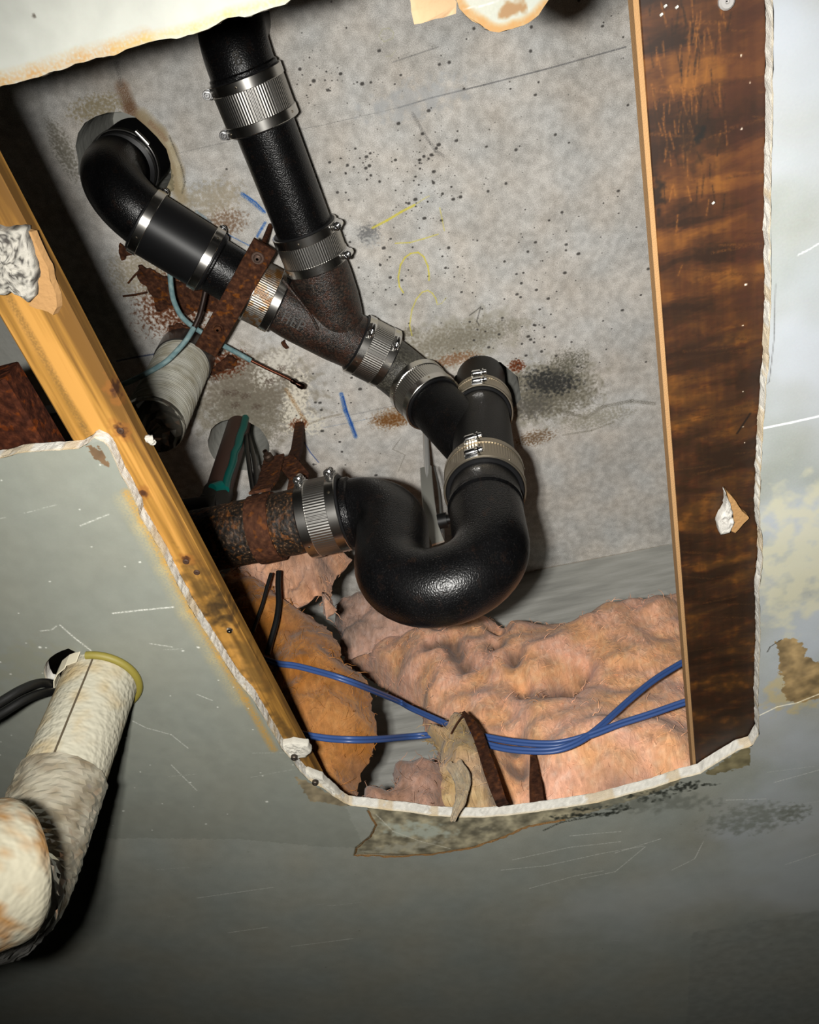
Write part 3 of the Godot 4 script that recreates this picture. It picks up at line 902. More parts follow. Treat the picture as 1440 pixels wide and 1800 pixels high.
func paint_slab(cv: Canvas) -> void:
	var dark := Color(0.24, 0.23, 0.22)
	# formwork joints and hairline cracks
	cv.stroke(PackedVector2Array([Vector2(-0.0643, -0.2343), Vector2(-0.0122, -0.2335), Vector2(0.064, -0.236), Vector2(0.1557, -0.2382), Vector2(0.2701, -0.2386)]), 0.0028, Color(0.36, 0.36, 0.37), 0.75, 0.5)
	cv.stroke(PackedVector2Array([Vector2(-0.4261, -0.2107), Vector2(-0.3262, -0.2155), Vector2(-0.1861, -0.2286), Vector2(-0.0643, -0.2343)]), 0.0016, Color(0.42, 0.42, 0.42), 0.5, 0.8)
	cv.blob(Vector2(-0.0371, -0.2294), Vector2(0.09, 0.03), Color(0.72, 0.74, 0.76), 0.5, 0.6, 0.1)
	cv.stroke(PackedVector2Array([Vector2(-0.057, -0.1746), Vector2(-0.0315, -0.1737), Vector2(0.0107, -0.172)]), 0.002, Color(0.4, 0.4, 0.4), 0.6, 0.6)
	cv.stroke(PackedVector2Array([Vector2(-0.0458, -0.247), Vector2(-0.036, -0.2779), Vector2(-0.0249, -0.3056), Vector2(-0.0141, -0.3168)]), 0.007, Color(0.42, 0.41, 0.40), 0.65, 1.0)
	cv.stroke(PackedVector2Array([Vector2(-0.0119, -1.1794), Vector2(0.1218, -1.1803), Vector2(0.2704, -1.181)]), 0.006, Color(0.50, 0.44, 0.36), 0.6, 0.6)
	cv.stroke(PackedVector2Array([Vector2(-0.3116, -0.7141), Vector2(-0.257, -0.7159), Vector2(-0.1918, -0.7168)]), 0.003, Color(0.45, 0.45, 0.46), 0.5, 0.8)
	cv.stroke(PackedVector2Array([Vector2(-0.3385, -0.7286), Vector2(-0.2614, -0.731), Vector2(-0.1745, -0.7337)]), 0.0025, Color(0.42, 0.5, 0.62), 0.45, 0.6)
	cv.stroke(PackedVector2Array([Vector2(0.0915, -0.8006), Vector2(0.1404, -0.8322), Vector2(0.174, -0.8159), Vector2(0.2262, -0.8172), Vector2(0.2665, -0.8339)]), 0.010, Color(0.36, 0.34, 0.29), 0.75, 1.1)
	cv.stroke(PackedVector2Array([Vector2(0.094, -0.8584), Vector2(0.1475, -0.862), Vector2(0.1911, -0.8542)]), 0.006, Color(0.42, 0.40, 0.34), 0.6, 1.0)
	cv.stroke(PackedVector2Array([Vector2(0.123, -0.7246), Vector2(0.147, -0.7783), Vector2(0.1594, -0.806)]), 0.006, Color(0.40, 0.39, 0.34), 0.6, 1.1)
	# damp dirt beside the octagonal hole
	cv.blob(Vector2(0.0764, -0.7599), Vector2(0.11, 0.075), Color(0.62, 0.60, 0.54), 0.8, 0.5, 0.0)
	cv.blob(Vector2(0.0764, -0.7599), Vector2(0.10, 0.060), Color(0.44, 0.42, 0.36), 0.7, 1.6, 0.05, -0.2)
	cv.blob(Vector2(0.0876, -0.7413), Vector2(0.055, 0.030), Color(0.24, 0.24, 0.235), 0.95, 1.3, 0.0, -0.3)
	cv.blob(Vector2(0.1245, -0.7134), Vector2(0.045, 0.035), Color(0.40, 0.39, 0.34), 0.7, 2.4, 0.3)
	cv.blob(Vector2(0.0465, -0.7827), Vector2(0.045, 0.03), Color(0.36, 0.35, 0.33), 0.6, 1.5, 0.1)
	cv.blob(Vector2(0.161, -0.8375), Vector2(0.08, 0.025), Color(0.62, 0.60, 0.53), 0.6, 2.0, 0.2)
	cv.blob(Vector2(0.0408, -0.851), Vector2(0.045, 0.02), Color(0.42, 0.30, 0.18), 0.7, 2.0, 0.25)
	cv.blob(Vector2(0.0333, -0.6932), Vector2(0.016, 0.014), Color(0.42, 0.20, 0.10), 0.9, 2.0, 0.0)
	cv.blob(Vector2(-0.063, -0.6194), Vector2(0.14, 0.05), Color(0.68, 0.66, 0.60), 0.7, 0.5, 0.0)
	cv.blob(Vector2(-0.0726, -0.6169), Vector2(0.11, 0.035), Color(0.55, 0.52, 0.45), 0.65, 1.8, 0.2)
	cv.blob(Vector2(-0.0705, -0.6535), Vector2(0.05, 0.014), Color(0.5, 0.3, 0.15), 0.6, 2.0, 0.1)
	cv.blob(Vector2(-0.0222, -0.6189), Vector2(0.12, 0.03), Color(0.50, 0.48, 0.43), 0.5, 2.6, 0.45)
	# rust below the short bend
	cv.blob(Vector2(-0.2101, -0.7444), Vector2(0.040, 0.016), Color(0.47, 0.27, 0.10), 0.95, 1.8, 0.1, -0.15)
	cv.blob(Vector2(-0.2091, -0.7409), Vector2(0.05, 0.025), Color(0.55, 0.42, 0.28), 0.6, 2.0, 0.1)
	# lime and dirt around the small core hole
	cv.blob(Vector2(-0.45, -0.6348), Vector2(0.13, 0.10), Color(0.62, 0.59, 0.53), 0.85, 0.5, -0.1)
	cv.blob(Vector2(-0.4508, -0.6225), Vector2(0.10, 0.075), Color(0.47, 0.43, 0.37), 0.6, 1.3, 0.05)
	cv.blob(Vector2(-0.4774, -0.6771), Vector2(0.085, 0.085), Color(0.50, 0.48, 0.42), 0.6, 2.4, 0.15)
	cv.blob(Vector2(-0.3832, -0.5871), Vector2(0.060, 0.03), Color(0.93, 0.91, 0.86), 0.95, 1.6, 0.1, 0.5)
	cv.blob(Vector2(-0.3734, -0.667), Vector2(0.026, 0.075), Color(0.96, 0.93, 0.86), 1.0, 1.6, 0.05, -0.5)
	cv.blob(Vector2(-0.3615, -0.7137), Vector2(0.035, 0.03), Color(0.95, 0.93, 0.87), 0.95, 1.6, 0.1)
	cv.stroke(PackedVector2Array([Vector2(-0.3808, -0.6347), Vector2(-0.3765, -0.66), Vector2(-0.371, -0.6923), Vector2(-0.3667, -0.7124)]), 0.010, Color(0.62, 0.42, 0.2), 0.7, 1.0)
	cv.blob(Vector2(-0.3833, -0.7118), Vector2(0.018, 0.016), Color(0.40, 0.19, 0.08), 0.9, 2.0, 0.0)
	cv.stroke(PackedVector2Array([Vector2(-0.3615, -0.7137), Vector2(-0.3321, -0.7088), Vector2(-0.2989, -0.7087)]), 0.006, Color(0.5, 0.45, 0.36), 0.7, 1.0)
	for k in 9:
		cv.blob(Vector2(-0.4558, -0.6212) + Vector2(rng.randf_range(-0.06, 0.09), rng.randf_range(-0.04, 0.04)), Vector2(0.012, 0.008), Color(0.36, 0.30, 0.26), 0.6, 2.5, 0.2)
	# rust-brown rot under the left-hand drain
	cv.blob(Vector2(-0.4911, -0.4226), Vector2(0.10, 0.06), Color(0.36, 0.18, 0.09), 0.9, 1.6, 0.1, 0.35)
	cv.blob(Vector2(-0.4742, -0.5576), Vector2(0.055, 0.03), Color(0.36, 0.17, 0.08), 0.9, 1.7, 0.1)
	cv.blob(Vector2(-0.5109, -0.4919), Vector2(0.04, 0.03), Color(0.36, 0.17, 0.08), 0.9, 1.7, 0.1)
	cv.blob(Vector2(-0.5388, -0.3696), Vector2(0.07, 0.05), Color(0.62, 0.57, 0.46), 0.6, 2.0, 0.2)
	# around the left core hole
	cv.stroke(PackedVector2Array([Vector2(-0.4468, -0.1086), Vector2(-0.4482, -0.1356), Vector2(-0.4428, -0.1569), Vector2(-0.4332, -0.1756)]), 0.028, Color(0.46, 0.33, 0.23), 0.85, 0.5)
	cv.stroke(PackedVector2Array([Vector2(-0.4353, -0.1508), Vector2(-0.4208, -0.1788), Vector2(-0.416, -0.2049), Vector2(-0.4178, -0.2341), Vector2(-0.4265, -0.258), Vector2(-0.4266, -0.2758)]), 0.030, Color(0.70, 0.63, 0.50), 0.95, 0.25)
	cv.stroke(PackedVector2Array([Vector2(-0.4263, -0.1668), Vector2(-0.4133, -0.1947), Vector2(-0.4127, -0.2269), Vector2(-0.4213, -0.2594)]), 0.012, Color(0.85, 0.80, 0.68), 0.9, 0.7)
	cv.stroke(PackedVector2Array([Vector2(-0.4274, -0.1633), Vector2(-0.4159, -0.1883)]), 0.012, Color(0.55, 0.40, 0.30), 0.7, 0.8)
	cv.stroke(PackedVector2Array([Vector2(-0.4076, -0.1863), Vector2(-0.4076, -0.2282), Vector2(-0.4119, -0.253), Vector2(-0.4231, -0.2677)]), 0.004, Color(0.3, 0.29, 0.25), 0.7, 1.0)
	cv.blob(Vector2(-0.4952, -0.1235), Vector2(0.05, 0.02), Color(0.60, 0.54, 0.40), 0.7, 2.0, 0.15)
	cv.blob(Vector2(-0.5711, -0.1649), Vector2(0.018, 0.05), Color(0.50, 0.48, 0.42), 0.7, 2.2, 0.15)
	cv.stroke(PackedVector2Array([Vector2(-0.4405, -0.0776), Vector2(-0.4475, -0.1046)]), 0.010, Color(0.42, 0.40, 0.38), 0.6, 0.9)
	cv.blob(Vector2(-0.3758, -0.3272), Vector2(0.045, 0.025), Color(0.48, 0.36, 0.26), 0.7, 2.0, 0.25)
	cv.blob(Vector2(-0.3835, -0.2869), Vector2(0.06, 0.03), Color(0.64, 0.58, 0.46), 0.5, 1.4, 0.1)
	cv.fill(PackedVector2Array([Vector2(-0.4541, -0.2145), Vector2(-0.4295, -0.2183), Vector2(-0.4237, -0.2326), Vector2(-0.4316, -0.2567), Vector2(-0.4481, -0.272), Vector2(-0.4646, -0.266), Vector2(-0.4693, -0.247)]), Color(0.58, 0.54, 0.43), 0.9)
	# pores and cement spots
	cv.specks(Vector2(-0.35, -0.75), Vector2(0.28, -0.05), 420, 0.0006, 0.0030, dark, 0.75, rng)
	cv.specks(Vector2(-0.1804, -0.4525) , Vector2(-0.1434, -0.5336), 1, 0.001, 0.002, dark, 0.8, rng)
	for c in [[Vector2(-0.0469, -0.3042), 0.05, 45], [Vector2(-0.0576, -0.3665), 0.055, 60], [Vector2(-0.1465, -0.4712), 0.06, 45], [Vector2(-0.0345, -0.4903), 0.06, 30], [Vector2(0.0701, -0.6374), 0.07, 40], [Vector2(0.1116, -0.5281), 0.12, 40], [Vector2(-0.169, -0.1761), 0.05, 30], [Vector2(-0.1379, -0.3063), 0.05, 40], [Vector2(-0.2855, -0.6656), 0.09, 30], [Vector2(-0.3156, -0.8381), 0.10, 20]]:
		for k in c[2]:
			var o: Vector2 = Vector2(rng.randfn(0, 0.5), rng.randfn(0, 0.5)) * c[1]
			cv.specks(c[0] + o, c[0] + o, 1, 0.0007, 0.0034, dark, 0.8, rng)
	cv.blob(Vector2(-0.1581, -0.4022), Vector2(0.020, 0.018), Color(0.5, 0.5, 0.5), 0.9, 2.0, 0.0)
	cv.blob(Vector2(-0.1551, -0.4153), Vector2(0.024, 0.016), Color(0.83, 0.83, 0.82), 0.6, 2.4, 0.2)
	cv.blob(Vector2(-0.1362, -0.5838), Vector2(0.018, 0.012), Color(0.5, 0.47, 0.40), 0.7, 2.0, 0.1)
	cv.stroke(PackedVector2Array([Vector2(-0.0291, -0.5792), Vector2(-0.0071, -0.569), Vector2(-0.0189, -0.5926), Vector2(-0.0165, -0.6007)]), 0.003, dark, 0.7, 0.6)
	cv.stroke(PackedVector2Array([Vector2(-0.2298, -0.8606), Vector2(-0.207, -0.8258), Vector2(-0.227, -0.8073), Vector2(-0.2047, -0.7868)]), 0.003, Color(0.45, 0.43, 0.38), 0.6, 0.8)
	# chalked figures
	var yl := Color(0.93, 0.87, 0.30)
	cv.stroke(PackedVector2Array([Vector2(-0.1491, -0.3941), Vector2(-0.1239, -0.3886), Vector2(-0.0985, -0.3813), Vector2(-0.0758, -0.3763)]), 0.005, yl, 0.95, 0.4)
	cv.stroke(PackedVector2Array([Vector2(-0.0758, -0.3763), Vector2(-0.0587, -0.3707), Vector2(-0.0498, -0.3685)]), 0.003, yl, 0.5, 0.8)
	cv.stroke(PackedVector2Array([Vector2(-0.0375, -0.3907), Vector2(-0.0378, -0.408), Vector2(-0.0385, -0.4274)]), 0.0026, yl, 0.65, 0.6)
	cv.stroke(PackedVector2Array([Vector2(-0.1201, -0.4272), Vector2(-0.0975, -0.4321), Vector2(-0.0735, -0.4316), Vector2(-0.0495, -0.4302)]), 0.0030, yl, 0.8, 0.6)
	cv.stroke(PackedVector2Array([Vector2(-0.1286, -0.5114), Vector2(-0.1323, -0.4992), Vector2(-0.1302, -0.4835), Vector2(-0.1211, -0.4639), Vector2(-0.1107, -0.4538), Vector2(-0.1, -0.4497), Vector2(-0.0879, -0.451), Vector2(-0.0806, -0.4606), Vector2(-0.0779, -0.4771), Vector2(-0.0792, -0.4907), Vector2(-0.0817, -0.5011)]), 0.0036, yl, 0.9, 0.4)
	cv.stroke(PackedVector2Array([Vector2(-0.1337, -0.59), Vector2(-0.1328, -0.5705), Vector2(-0.1221, -0.5444), Vector2(-0.1099, -0.5276), Vector2(-0.0977, -0.5184), Vector2(-0.0877, -0.5179), Vector2(-0.0814, -0.5247), Vector2(-0.0779, -0.5349), Vector2(-0.0779, -0.5432)]), 0.0032, yl, 0.75, 0.5)
	cv.stroke(PackedVector2Array([Vector2(-0.0786, -0.5462), Vector2(-0.0706, -0.5462), Vector2(-0.0609, -0.5383)]), 0.0024, yl, 0.5, 0.7)
	cv.stroke(PackedVector2Array([Vector2(-0.0672, -0.1382), Vector2(-0.0603, -0.1313), Vector2(-0.0514, -0.1322), Vector2(-0.0459, -0.1393), Vector2(-0.0493, -0.1457), Vector2(-0.0621, -0.1468), Vector2(-0.066, -0.1399)]), 0.0026, Color(0.8, 0.79, 0.68), 0.7, 0.5)
	cv.stroke(PackedVector2Array([Vector2(-0.0646, -0.1652), Vector2(-0.0565, -0.1665), Vector2(-0.0494, -0.1617)]), 0.0022, Color(0.8, 0.79, 0.68), 0.6, 0.5)
	# blue crayon
	var bl := Color(0.16, 0.38, 0.72)
	cv.stroke(PackedVector2Array([Vector2(-0.3325, -0.2929), Vector2(-0.3236, -0.3042), Vector2(-0.3098, -0.3258)]), 0.009, bl, 0.85, 0.8)
	cv.stroke(PackedVector2Array([Vector2(-0.3305, -0.2925), Vector2(-0.3162, -0.3097), Vector2(-0.3078, -0.3282)]), 0.003, bl, 0.9, 0.3)
	cv.stroke(PackedVector2Array([Vector2(-0.3134, -0.3433), Vector2(-0.3219, -0.3504), Vector2(-0.3334, -0.3606)]), 0.006, bl, 0.85, 0.6)
	cv.stroke(PackedVector2Array([Vector2(-0.4082, -0.3114), Vector2(-0.3955, -0.3277), Vector2(-0.3748, -0.349), Vector2(-0.3512, -0.3713)]), 0.003, bl, 0.7, 0.6)
	cv.stroke(PackedVector2Array([Vector2(-0.4127, -0.2992), Vector2(-0.3971, -0.3198)]), 0.006, Color(0.35, 0.5, 0.6), 0.6, 0.7)
	cv.stroke(PackedVector2Array([Vector2(-0.2866, -0.6689), Vector2(-0.2896, -0.7036), Vector2(-0.2875, -0.7331), Vector2(-0.2874, -0.7626)]), 0.011, bl, 0.95, 0.7)
	cv.stroke(PackedVector2Array([Vector2(-0.2849, -0.6742), Vector2(-0.2872, -0.7067), Vector2(-0.2865, -0.7371), Vector2(-0.2856, -0.7605)]), 0.004, Color(0.10, 0.30, 0.66), 0.9, 0.3)
	cv.stroke(PackedVector2Array([Vector2(-0.385, -0.7501), Vector2(-0.3815, -0.7735), Vector2(-0.373, -0.7999)]), 0.003, Color(0.2, 0.3, 0.58), 0.85, 0.4)
	cv.stroke(PackedVector2Array([Vector2(-0.6523, -0.5056), Vector2(-0.6148, -0.5073), Vector2(-0.5781, -0.5101)]), 0.004, Color(0.12, 0.18, 0.35), 0.8, 0.5)


# ---------------------------------------------------------------- wood
func wood(w: int, h: int, stretch: int, seed_: int, cols: Array, cross: bool) -> PackedByteArray:
	var f := FastNoiseLite.new()
	f.seed = seed_
	f.frequency = 0.02
	f.fractal_octaves = 5
	f.domain_warp_enabled = true
	f.domain_warp_amplitude = 40.0
	f.domain_warp_frequency = 0.006
	var im := f.get_image(w, h / stretch) if not cross else f.get_image(w / stretch, h)
	im.resize(w, h, Image.INTERPOLATE_CUBIC)
	var a := im.get_data()
	var f2 := FastNoiseLite.new()
	f2.seed = seed_ + 1
	f2.frequency = 0.09
	f2.fractal_octaves = 3
	var im2 := f2.get_image(w, h / 16)
	im2.resize(w, h, Image.INTERPOLATE_CUBIC)
	var b := im2.get_data()
	var d := PackedByteArray()
	d.resize(w * h * 3)
	var c0: Color = cols[0]
	var c1: Color = cols[1]
	var c2: Color = cols[2]
	var j := 0
	for i in w * h:
		var t := a[i] / 255.0 + (b[i] - 128) / (1400.0 if cross else 500.0)
		t = clampf((t - 0.22) * 1.7, 0.0, 1.0)
		var c := c0.lerp(c1, t * 2.0) if t < 0.5 else c1.lerp(c2, t * 2.0 - 1.0)
		d[j] = int(c.r * 255.0)
		d[j + 1] = int(c.g * 255.0)
		d[j + 2] = int(c.b * 255.0)
		j += 3
	return d


func wood_mat(d: PackedByteArray, w: int, h: int, rough_: float, spec: float) -> StandardMaterial3D:
	var m := stdmat(Color.WHITE, rough_, 0.0, spec)
	m.albedo_texture = ImageTexture.create_from_image(Image.create_from_data(w, h, false, Image.FORMAT_RGB8, d))
	return m


func screw_at(g: Geo, p: Vector3, r: float, deep: float) -> void:
	lathe(g, p, Vector3.DOWN, [Vector2(-0.002, r), Vector2(deep * 0.5, r), Vector2(deep, r * 0.75), Vector2(deep, r * 0.3), Vector2(deep * 0.4, r * 0.2), Vector2(deep * 0.4, 0.0)], 14)


func battens() -> void:
	# pine batten on the left
	var cv := Canvas.new(Vector2(-0.34, -1.05), Vector2(0.08, 1.4), 1400.0)
	cv.d = wood(cv.w, cv.h, 24, 31, [Color(0.36, 0.25, 0.105), Color(0.52, 0.375, 0.16), Color(0.63, 0.46, 0.225)], false)
	for k in [[Vector2(-0.2773, -0.2297), 0.006], [Vector2(-0.2896, -0.2604), 0.005], [Vector2(-0.2936, -0.3931), 0.004], [Vector2(-0.2994, -0.319), 0.004]]:
		cv.blob(k[0], Vector2(k[1] * 1.8, k[1] * 2.4), Color(0.45, 0.28, 0.12), 0.6, 1.5)
		cv.blob(k[0], Vector2(k[1], k[1] * 1.2), Color(0.20, 0.11, 0.06), 0.9, 2.0)
	cv.blob(Vector2(-0.2959, -0.4333), Vector2(0.02, 0.05), Color(0.24, 0.18, 0.09), 0.6, 0.8, 0.2)
	cv.blob(Vector2(-0.2892, -0.4566), Vector2(0.02, 0.03), Color(0.12, 0.09, 0.06), 0.6, 1.0, 0.3)
	for k in 16:
		var z := lerpf(-0.5, -1.0, k / 15.0)
		cv.blob(Vector2(-0.30 + rng.randf_range(-0.02, 0.02), z), Vector2(0.016, 0.05), Color(0.27, 0.20, 0.10), 0.5, 0.7, 0.15)
	cv.blob(Vector2(-0.30, -0.86), Vector2(0.05, 0.12), Color(0.20, 0.16, 0.10), 0.7, 1.0, 0.0)
	cv.stroke(PackedVector2Array([Vector2(-0.318, 0.2), Vector2(-0.316, -0.25), Vector2(-0.322, -0.5)]), 0.008, Color(0.36, 0.27, 0.14), 0.6, 0.6)
	var t := thing("pine_batten", "yellow brown pine batten with knots slanting up the left side of the hole", "batten", Vector3(-0.3, BOARD, -0.4))
	var g := Geo.new()
	bar(g, [Vector3(-0.3045, BOARD + 0.009, -1.0), Vector3(-0.3045, BOARD + 0.009, -0.5), Vector3(-0.3045, BOARD + 0.009, 0.3)], Vector3.LEFT, 0.051, 0.018, 0.002)
	var uvf := func(p: Vector3) -> Vector2: return Vector2((p.x + (p.y - BOARD) * 0.6 + 0.34) / 0.08, (p.z + 1.05) / 1.4)
	part("timber", g, wood_mat(cv.d, cv.w, cv.h, 0.7, 0.3), t, null, uvf)
	g = Geo.new()
	screw_at(g, Vector3(-0.2881, 2.2927, -0.4799), 0.0032, 0.003)
	part("nail", g, M.bright, t, null, null, "bright nail head low on the batten")
	for q in [Vector3(-0.29, 2.2927, -0.408), Vector3(-0.2941, 2.2927, -0.3943), Vector3(-0.2896, 2.2927, -0.2604)]:
		g = Geo.new()
		screw_at(g, q, 0.0028, 0.0012)
		part("nail", g, stdmat(Color(0.22, 0.14, 0.09), 0.7, 0.3), t)
	g = Geo.new()
	for k in 6:
		tube(g, [Vector3(-0.271, 2.2917, -0.2735) + Vector3(rng.randf_range(-0.003, 0.003), 0.002, rng.randf_range(-0.003, 0.003)), Vector3(-0.2723, 2.2917, -0.2743) + Vector3(rng.randf_range(-0.003, 0.003), 0.0005, rng.randf_range(-0.003, 0.003))], 0.0022, 7, true, 0.001)
	part("plaster_crumb", g, M.gypsum, t, func(_p: Vector3, _n: Vector3) -> Color: return Color(0.30, 0.28, 0.25))

	# dark plank on the right
	cv = Canvas.new(Vector2(0.10, -1.05), Vector2(0.13, 1.4), 1400.0)
	cv.d = wood(cv.w, cv.h, 3, 41, [Color(0.12, 0.065, 0.03), Color(0.225, 0.125, 0.055), Color(0.37, 0.225, 0.085)], true)
	for k in 170:
		var z := rng.randf_range(-0.75, 0.15)
		var x := rng.randf_range(0.115, 0.19)
		cv.stroke(PackedVector2Array([Vector2(x, z), Vector2(x + 0.03, z + rng.randf_range(-0.012, 0.002))]), rng.randf_range(0.001, 0.004), Color(0.12, 0.07, 0.03) if k % 2 else Color(0.42, 0.26, 0.10), 0.4, 0.8)
	for k in 130:
		var z := -0.13 + rng.randfn(0, 0.04)
		var x := 0.142 + rng.randfn(0, 0.013)
		cv.stroke(PackedVector2Array([Vector2(x, z), Vector2(x + rng.randf_range(-0.003, 0.003), z + rng.randf_range(0.006, 0.016))]), 0.0016, Color(0.10, 0.06, 0.03) if k % 2 else Color(0.45, 0.28, 0.11), 0.6, 0.6)
	cv.blob(Vector2(0.1481, -0.1604), Vector2(0.016, 0.022), Color(0.13, 0.08, 0.04), 0.55, 1.4, 0.1)
	cv.blob(Vector2(0.1199, -0.1884), Vector2(0.008, 0.014), Color(0.08, 0.05, 0.03), 0.85, 1.6, 0.0)
	cv.blob(Vector2(0.15, -0.1574), Vector2(0.004, 0.006), Color(0.06, 0.05, 0.04), 0.9, 1.6, 0.0)
	cv.blob(Vector2(0.1842, -0.1215), Vector2(0.022, 0.25), Color(0.20, 0.10, 0.06), 0.5, 0.6)
	cv.blob(Vector2(0.1478, -0.307), Vector2(0.03, 0.02), Color(0.14, 0.08, 0.05), 0.6, 1.2, 0.1)
	# the plank turns darker along its lower length
	for k in 12:
		cv.blob(Vector2(0.16, -0.32 - k * 0.055), Vector2(0.09, 0.10), Color(0.13, 0.09, 0.055), 0.20 + 0.015 * k, 0.8)
	cv.stroke(PackedVector2Array([Vector2(0.1787, -0.3687), Vector2(0.1687, -0.3843)]), 0.002, Color(0.06, 0.04, 0.03), 0.9, 0.1)
	for k in 8:
		cv.specks(Vector2(0.172, -0.4), Vector2(0.182, -0.1), 1, 0.0005, 0.0012, Color(0.9, 0.88, 0.82), 0.9, rng)
	t = thing("dark_plank", "walnut brown veneered plank running up the right side of the hole", "plank", Vector3(0.16, BOARD, -0.4))
	g = Geo.new()
	bar(g, [Vector3(0.168, BOARD + 0.0085, -0.98), Vector3(0.168, BOARD + 0.0085, 0.3)], Vector3.LEFT, 0.096, 0.015, 0.0008)
	var wm := wood_mat(cv.d, cv.w, cv.h, 0.5, 0.4)
	part("veneer", g, wm, t, null, func(p: Vector3) -> Vector2: return Vector2((p.x - 0.10) / 0.13, (p.z + 1.05) / 1.4))
	g = Geo.new()
	box(g, Vector3(0.1168, BOARD + 0.0014, -0.98), Vector3(0.1202, BOARD + 0.0155, 0.3), 0.0004)
	part("plywood_edge", g, M.gypsum, t, func(p: Vector3, _n: Vector3) -> Color:
		var k := 0.5 + 0.5 * clampf(nb.get_noise_3d(p.x * 100.0, p.y * 900.0, p.z * 500.0) * 2.0, -1.0, 1.0)
		var c := Color(0.24, 0.135, 0.06).lerp(Color(0.36, 0.22, 0.11), k)
		return c, null, "pale tan raw edge of the plank")
	g = Geo.new()
	screw_at(g, Vector3(0.1677, 2.2927, -0.0885), 0.0046, 0.0026)
	part("screw", g, stdmat(Color(0.62, 0.61, 0.6), 0.35, 0.3), t)
	for q in [Vector3(0.1339, 2.2922, -0.0826), Vector3(0.1402, 2.2922, -0.0848), Vector3(0.1314, 2.2922, -0.0863), Vector3(0.1567, 2.2922, -0.2007)]:
		g = Geo.new()
		tube(g, [q - Vector3(0.0006, 0, 0), q + Vector3(0.0008, 0.0004, 0.0006)], 0.0008, 6)
		part("plaster_crumb", g, M.gypsum, t, func(_p: Vector3, _n: Vector3) -> Color: return Color(0.45, 0.44, 0.40))

	# raw end of a pale plywood strip at the top
	g = Geo.new()
	plate(g, rough(PackedVector2Array([Vector2(-0.0025, -0.0251), Vector2(-0.0066, -0.049), Vector2(-0.0062, -0.0554), Vector2(0.006, -0.0562), Vector2(0.0185, -0.0565), Vector2(0.0254, -0.0323)]), 0.004, 0.0005), BOARD, BOARD + 0.009)
	single("plywood_offcut", "pale splintered plywood end poking into the hole at the top", "plywood strip", g, with_bump(tinted(0.75, 0.3), M.coarse, 0.1, 6.0), func(p: Vector3, _n: Vector3) -> Color:
		var k := 0.5 + 0.9 * nb.get_noise_3d(p.x * 1400.0, 0.0, p.z * 120.0)
		return Color(0.20, 0.12, 0.06).lerp(Color(0.34, 0.25, 0.15), clampf(k, 0.0, 1.0)))

	# broken lump of plasterboard hanging on the pine batten
	t = thing("plaster_lump", "broken grey white plaster lump with torn brown paper hanging on the pine batten", "plaster lump", Vector3(-0.2871, 2.28, -0.1285))
	g = Geo.new()
	lump(g, PackedVector2Array([Vector2(-0.3035, -0.0924), Vector2(-0.292, -0.1002), Vector2(-0.2841, -0.1008), Vector2(-0.2766, -0.1031), Vector2(-0.2785, -0.112), Vector2(-0.2807, -0.1231), Vector2(-0.2855, -0.1337), Vector2(-0.2926, -0.1441), Vector2(-0.2988, -0.1475), Vector2(-0.3063, -0.1385), Vector2(-0.3147, -0.1384), Vector2(-0.3251, -0.1275)]), 2.2815, 0.011, 0.004)
	part("gypsum", g, M.gypsum, t, func(p: Vector3, _n: Vector3) -> Color:
		var k := na.get_noise_3dv(p * 1500.0) + 0.7 * nb.get_noise_3dv(p * 5000.0)
		return Color(0.30, 0.285, 0.25).lerp(Color(0.03, 0.028, 0.026), clampf(k * 2.4 + 0.12, 0.0, 0.95)))
	g = Geo.new()
	plate(g, rough(PackedVector2Array([Vector2(-0.2794, -0.1045), Vector2(-0.2756, -0.1062), Vector2(-0.2762, -0.1175), Vector2(-0.2777, -0.1289), Vector2(-0.2801, -0.1424), Vector2(-0.2848, -0.1578), Vector2(-0.2906, -0.1614), Vector2(-0.2926, -0.1588), Vector2(-0.2994, -0.154), Vector2(-0.3029, -0.151), Vector2(-0.2935, -0.1451), Vector2(-0.2874, -0.1344), Vector2(-0.281, -0.1202)]), 0.003, 0.0006), 2.288, 2.2925, Vector2(0.002, -0.001))
	part("torn_paper", g, M.paper, t, null, null, "torn strip of orange brown paper")

	# scrap of plasterboard left on the dark plank
	t = thing("plaster_scrap", "small torn scrap of plasterboard stuck to the dark plank", "plaster scrap", Vector3(0.1621, 2.29, -0.4602))
	g = Geo.new()
	lump(g, PackedVector2Array([Vector2(0.1569, -0.4315), Vector2(0.1598, -0.4416), Vector2(0.1623, -0.4541), Vector2(0.163, -0.4677), Vector2(0.1591, -0.4766), Vector2(0.1526, -0.4761), Vector2(0.1497, -0.4642), Vector2(0.1523, -0.4545), Vector2(0.157, -0.448)]), 2.285, 0.0075, 0.002)
	part("gypsum", g, M.gypsum, t, func(p: Vector3, _n: Vector3) -> Color:
		var k := 0.40 + 0.12 * na.get_noise_3dv(p * 3000.0)
		return Color(k, k * 0.96, k * 0.88))
	g = Geo.new()
	plate(g, rough(PackedVector2Array([Vector2(0.1578, -0.4306), Vector2(0.1669, -0.4482), Vector2(0.1754, -0.4648), Vector2(0.1698, -0.4719), Vector2(0.1646, -0.478), Vector2(0.1614, -0.4753), Vector2(0.1631, -0.4604)]), 0.002, 0.0005), 2.287, 2.2926)
	part("torn_paper", g, M.paper, t, func(_p: Vector3, _n: Vector3) -> Color: return Color(0.7, 0.65, 0.6))

	# plaster left around the screws at the foot of the batten
	t = thing("plaster_scrap", "crumbling white plaster round two screws at the foot of the pine batten", "plaster scrap", Vector3(-0.2813, 2.29, -0.6925))
	g = Geo.new()
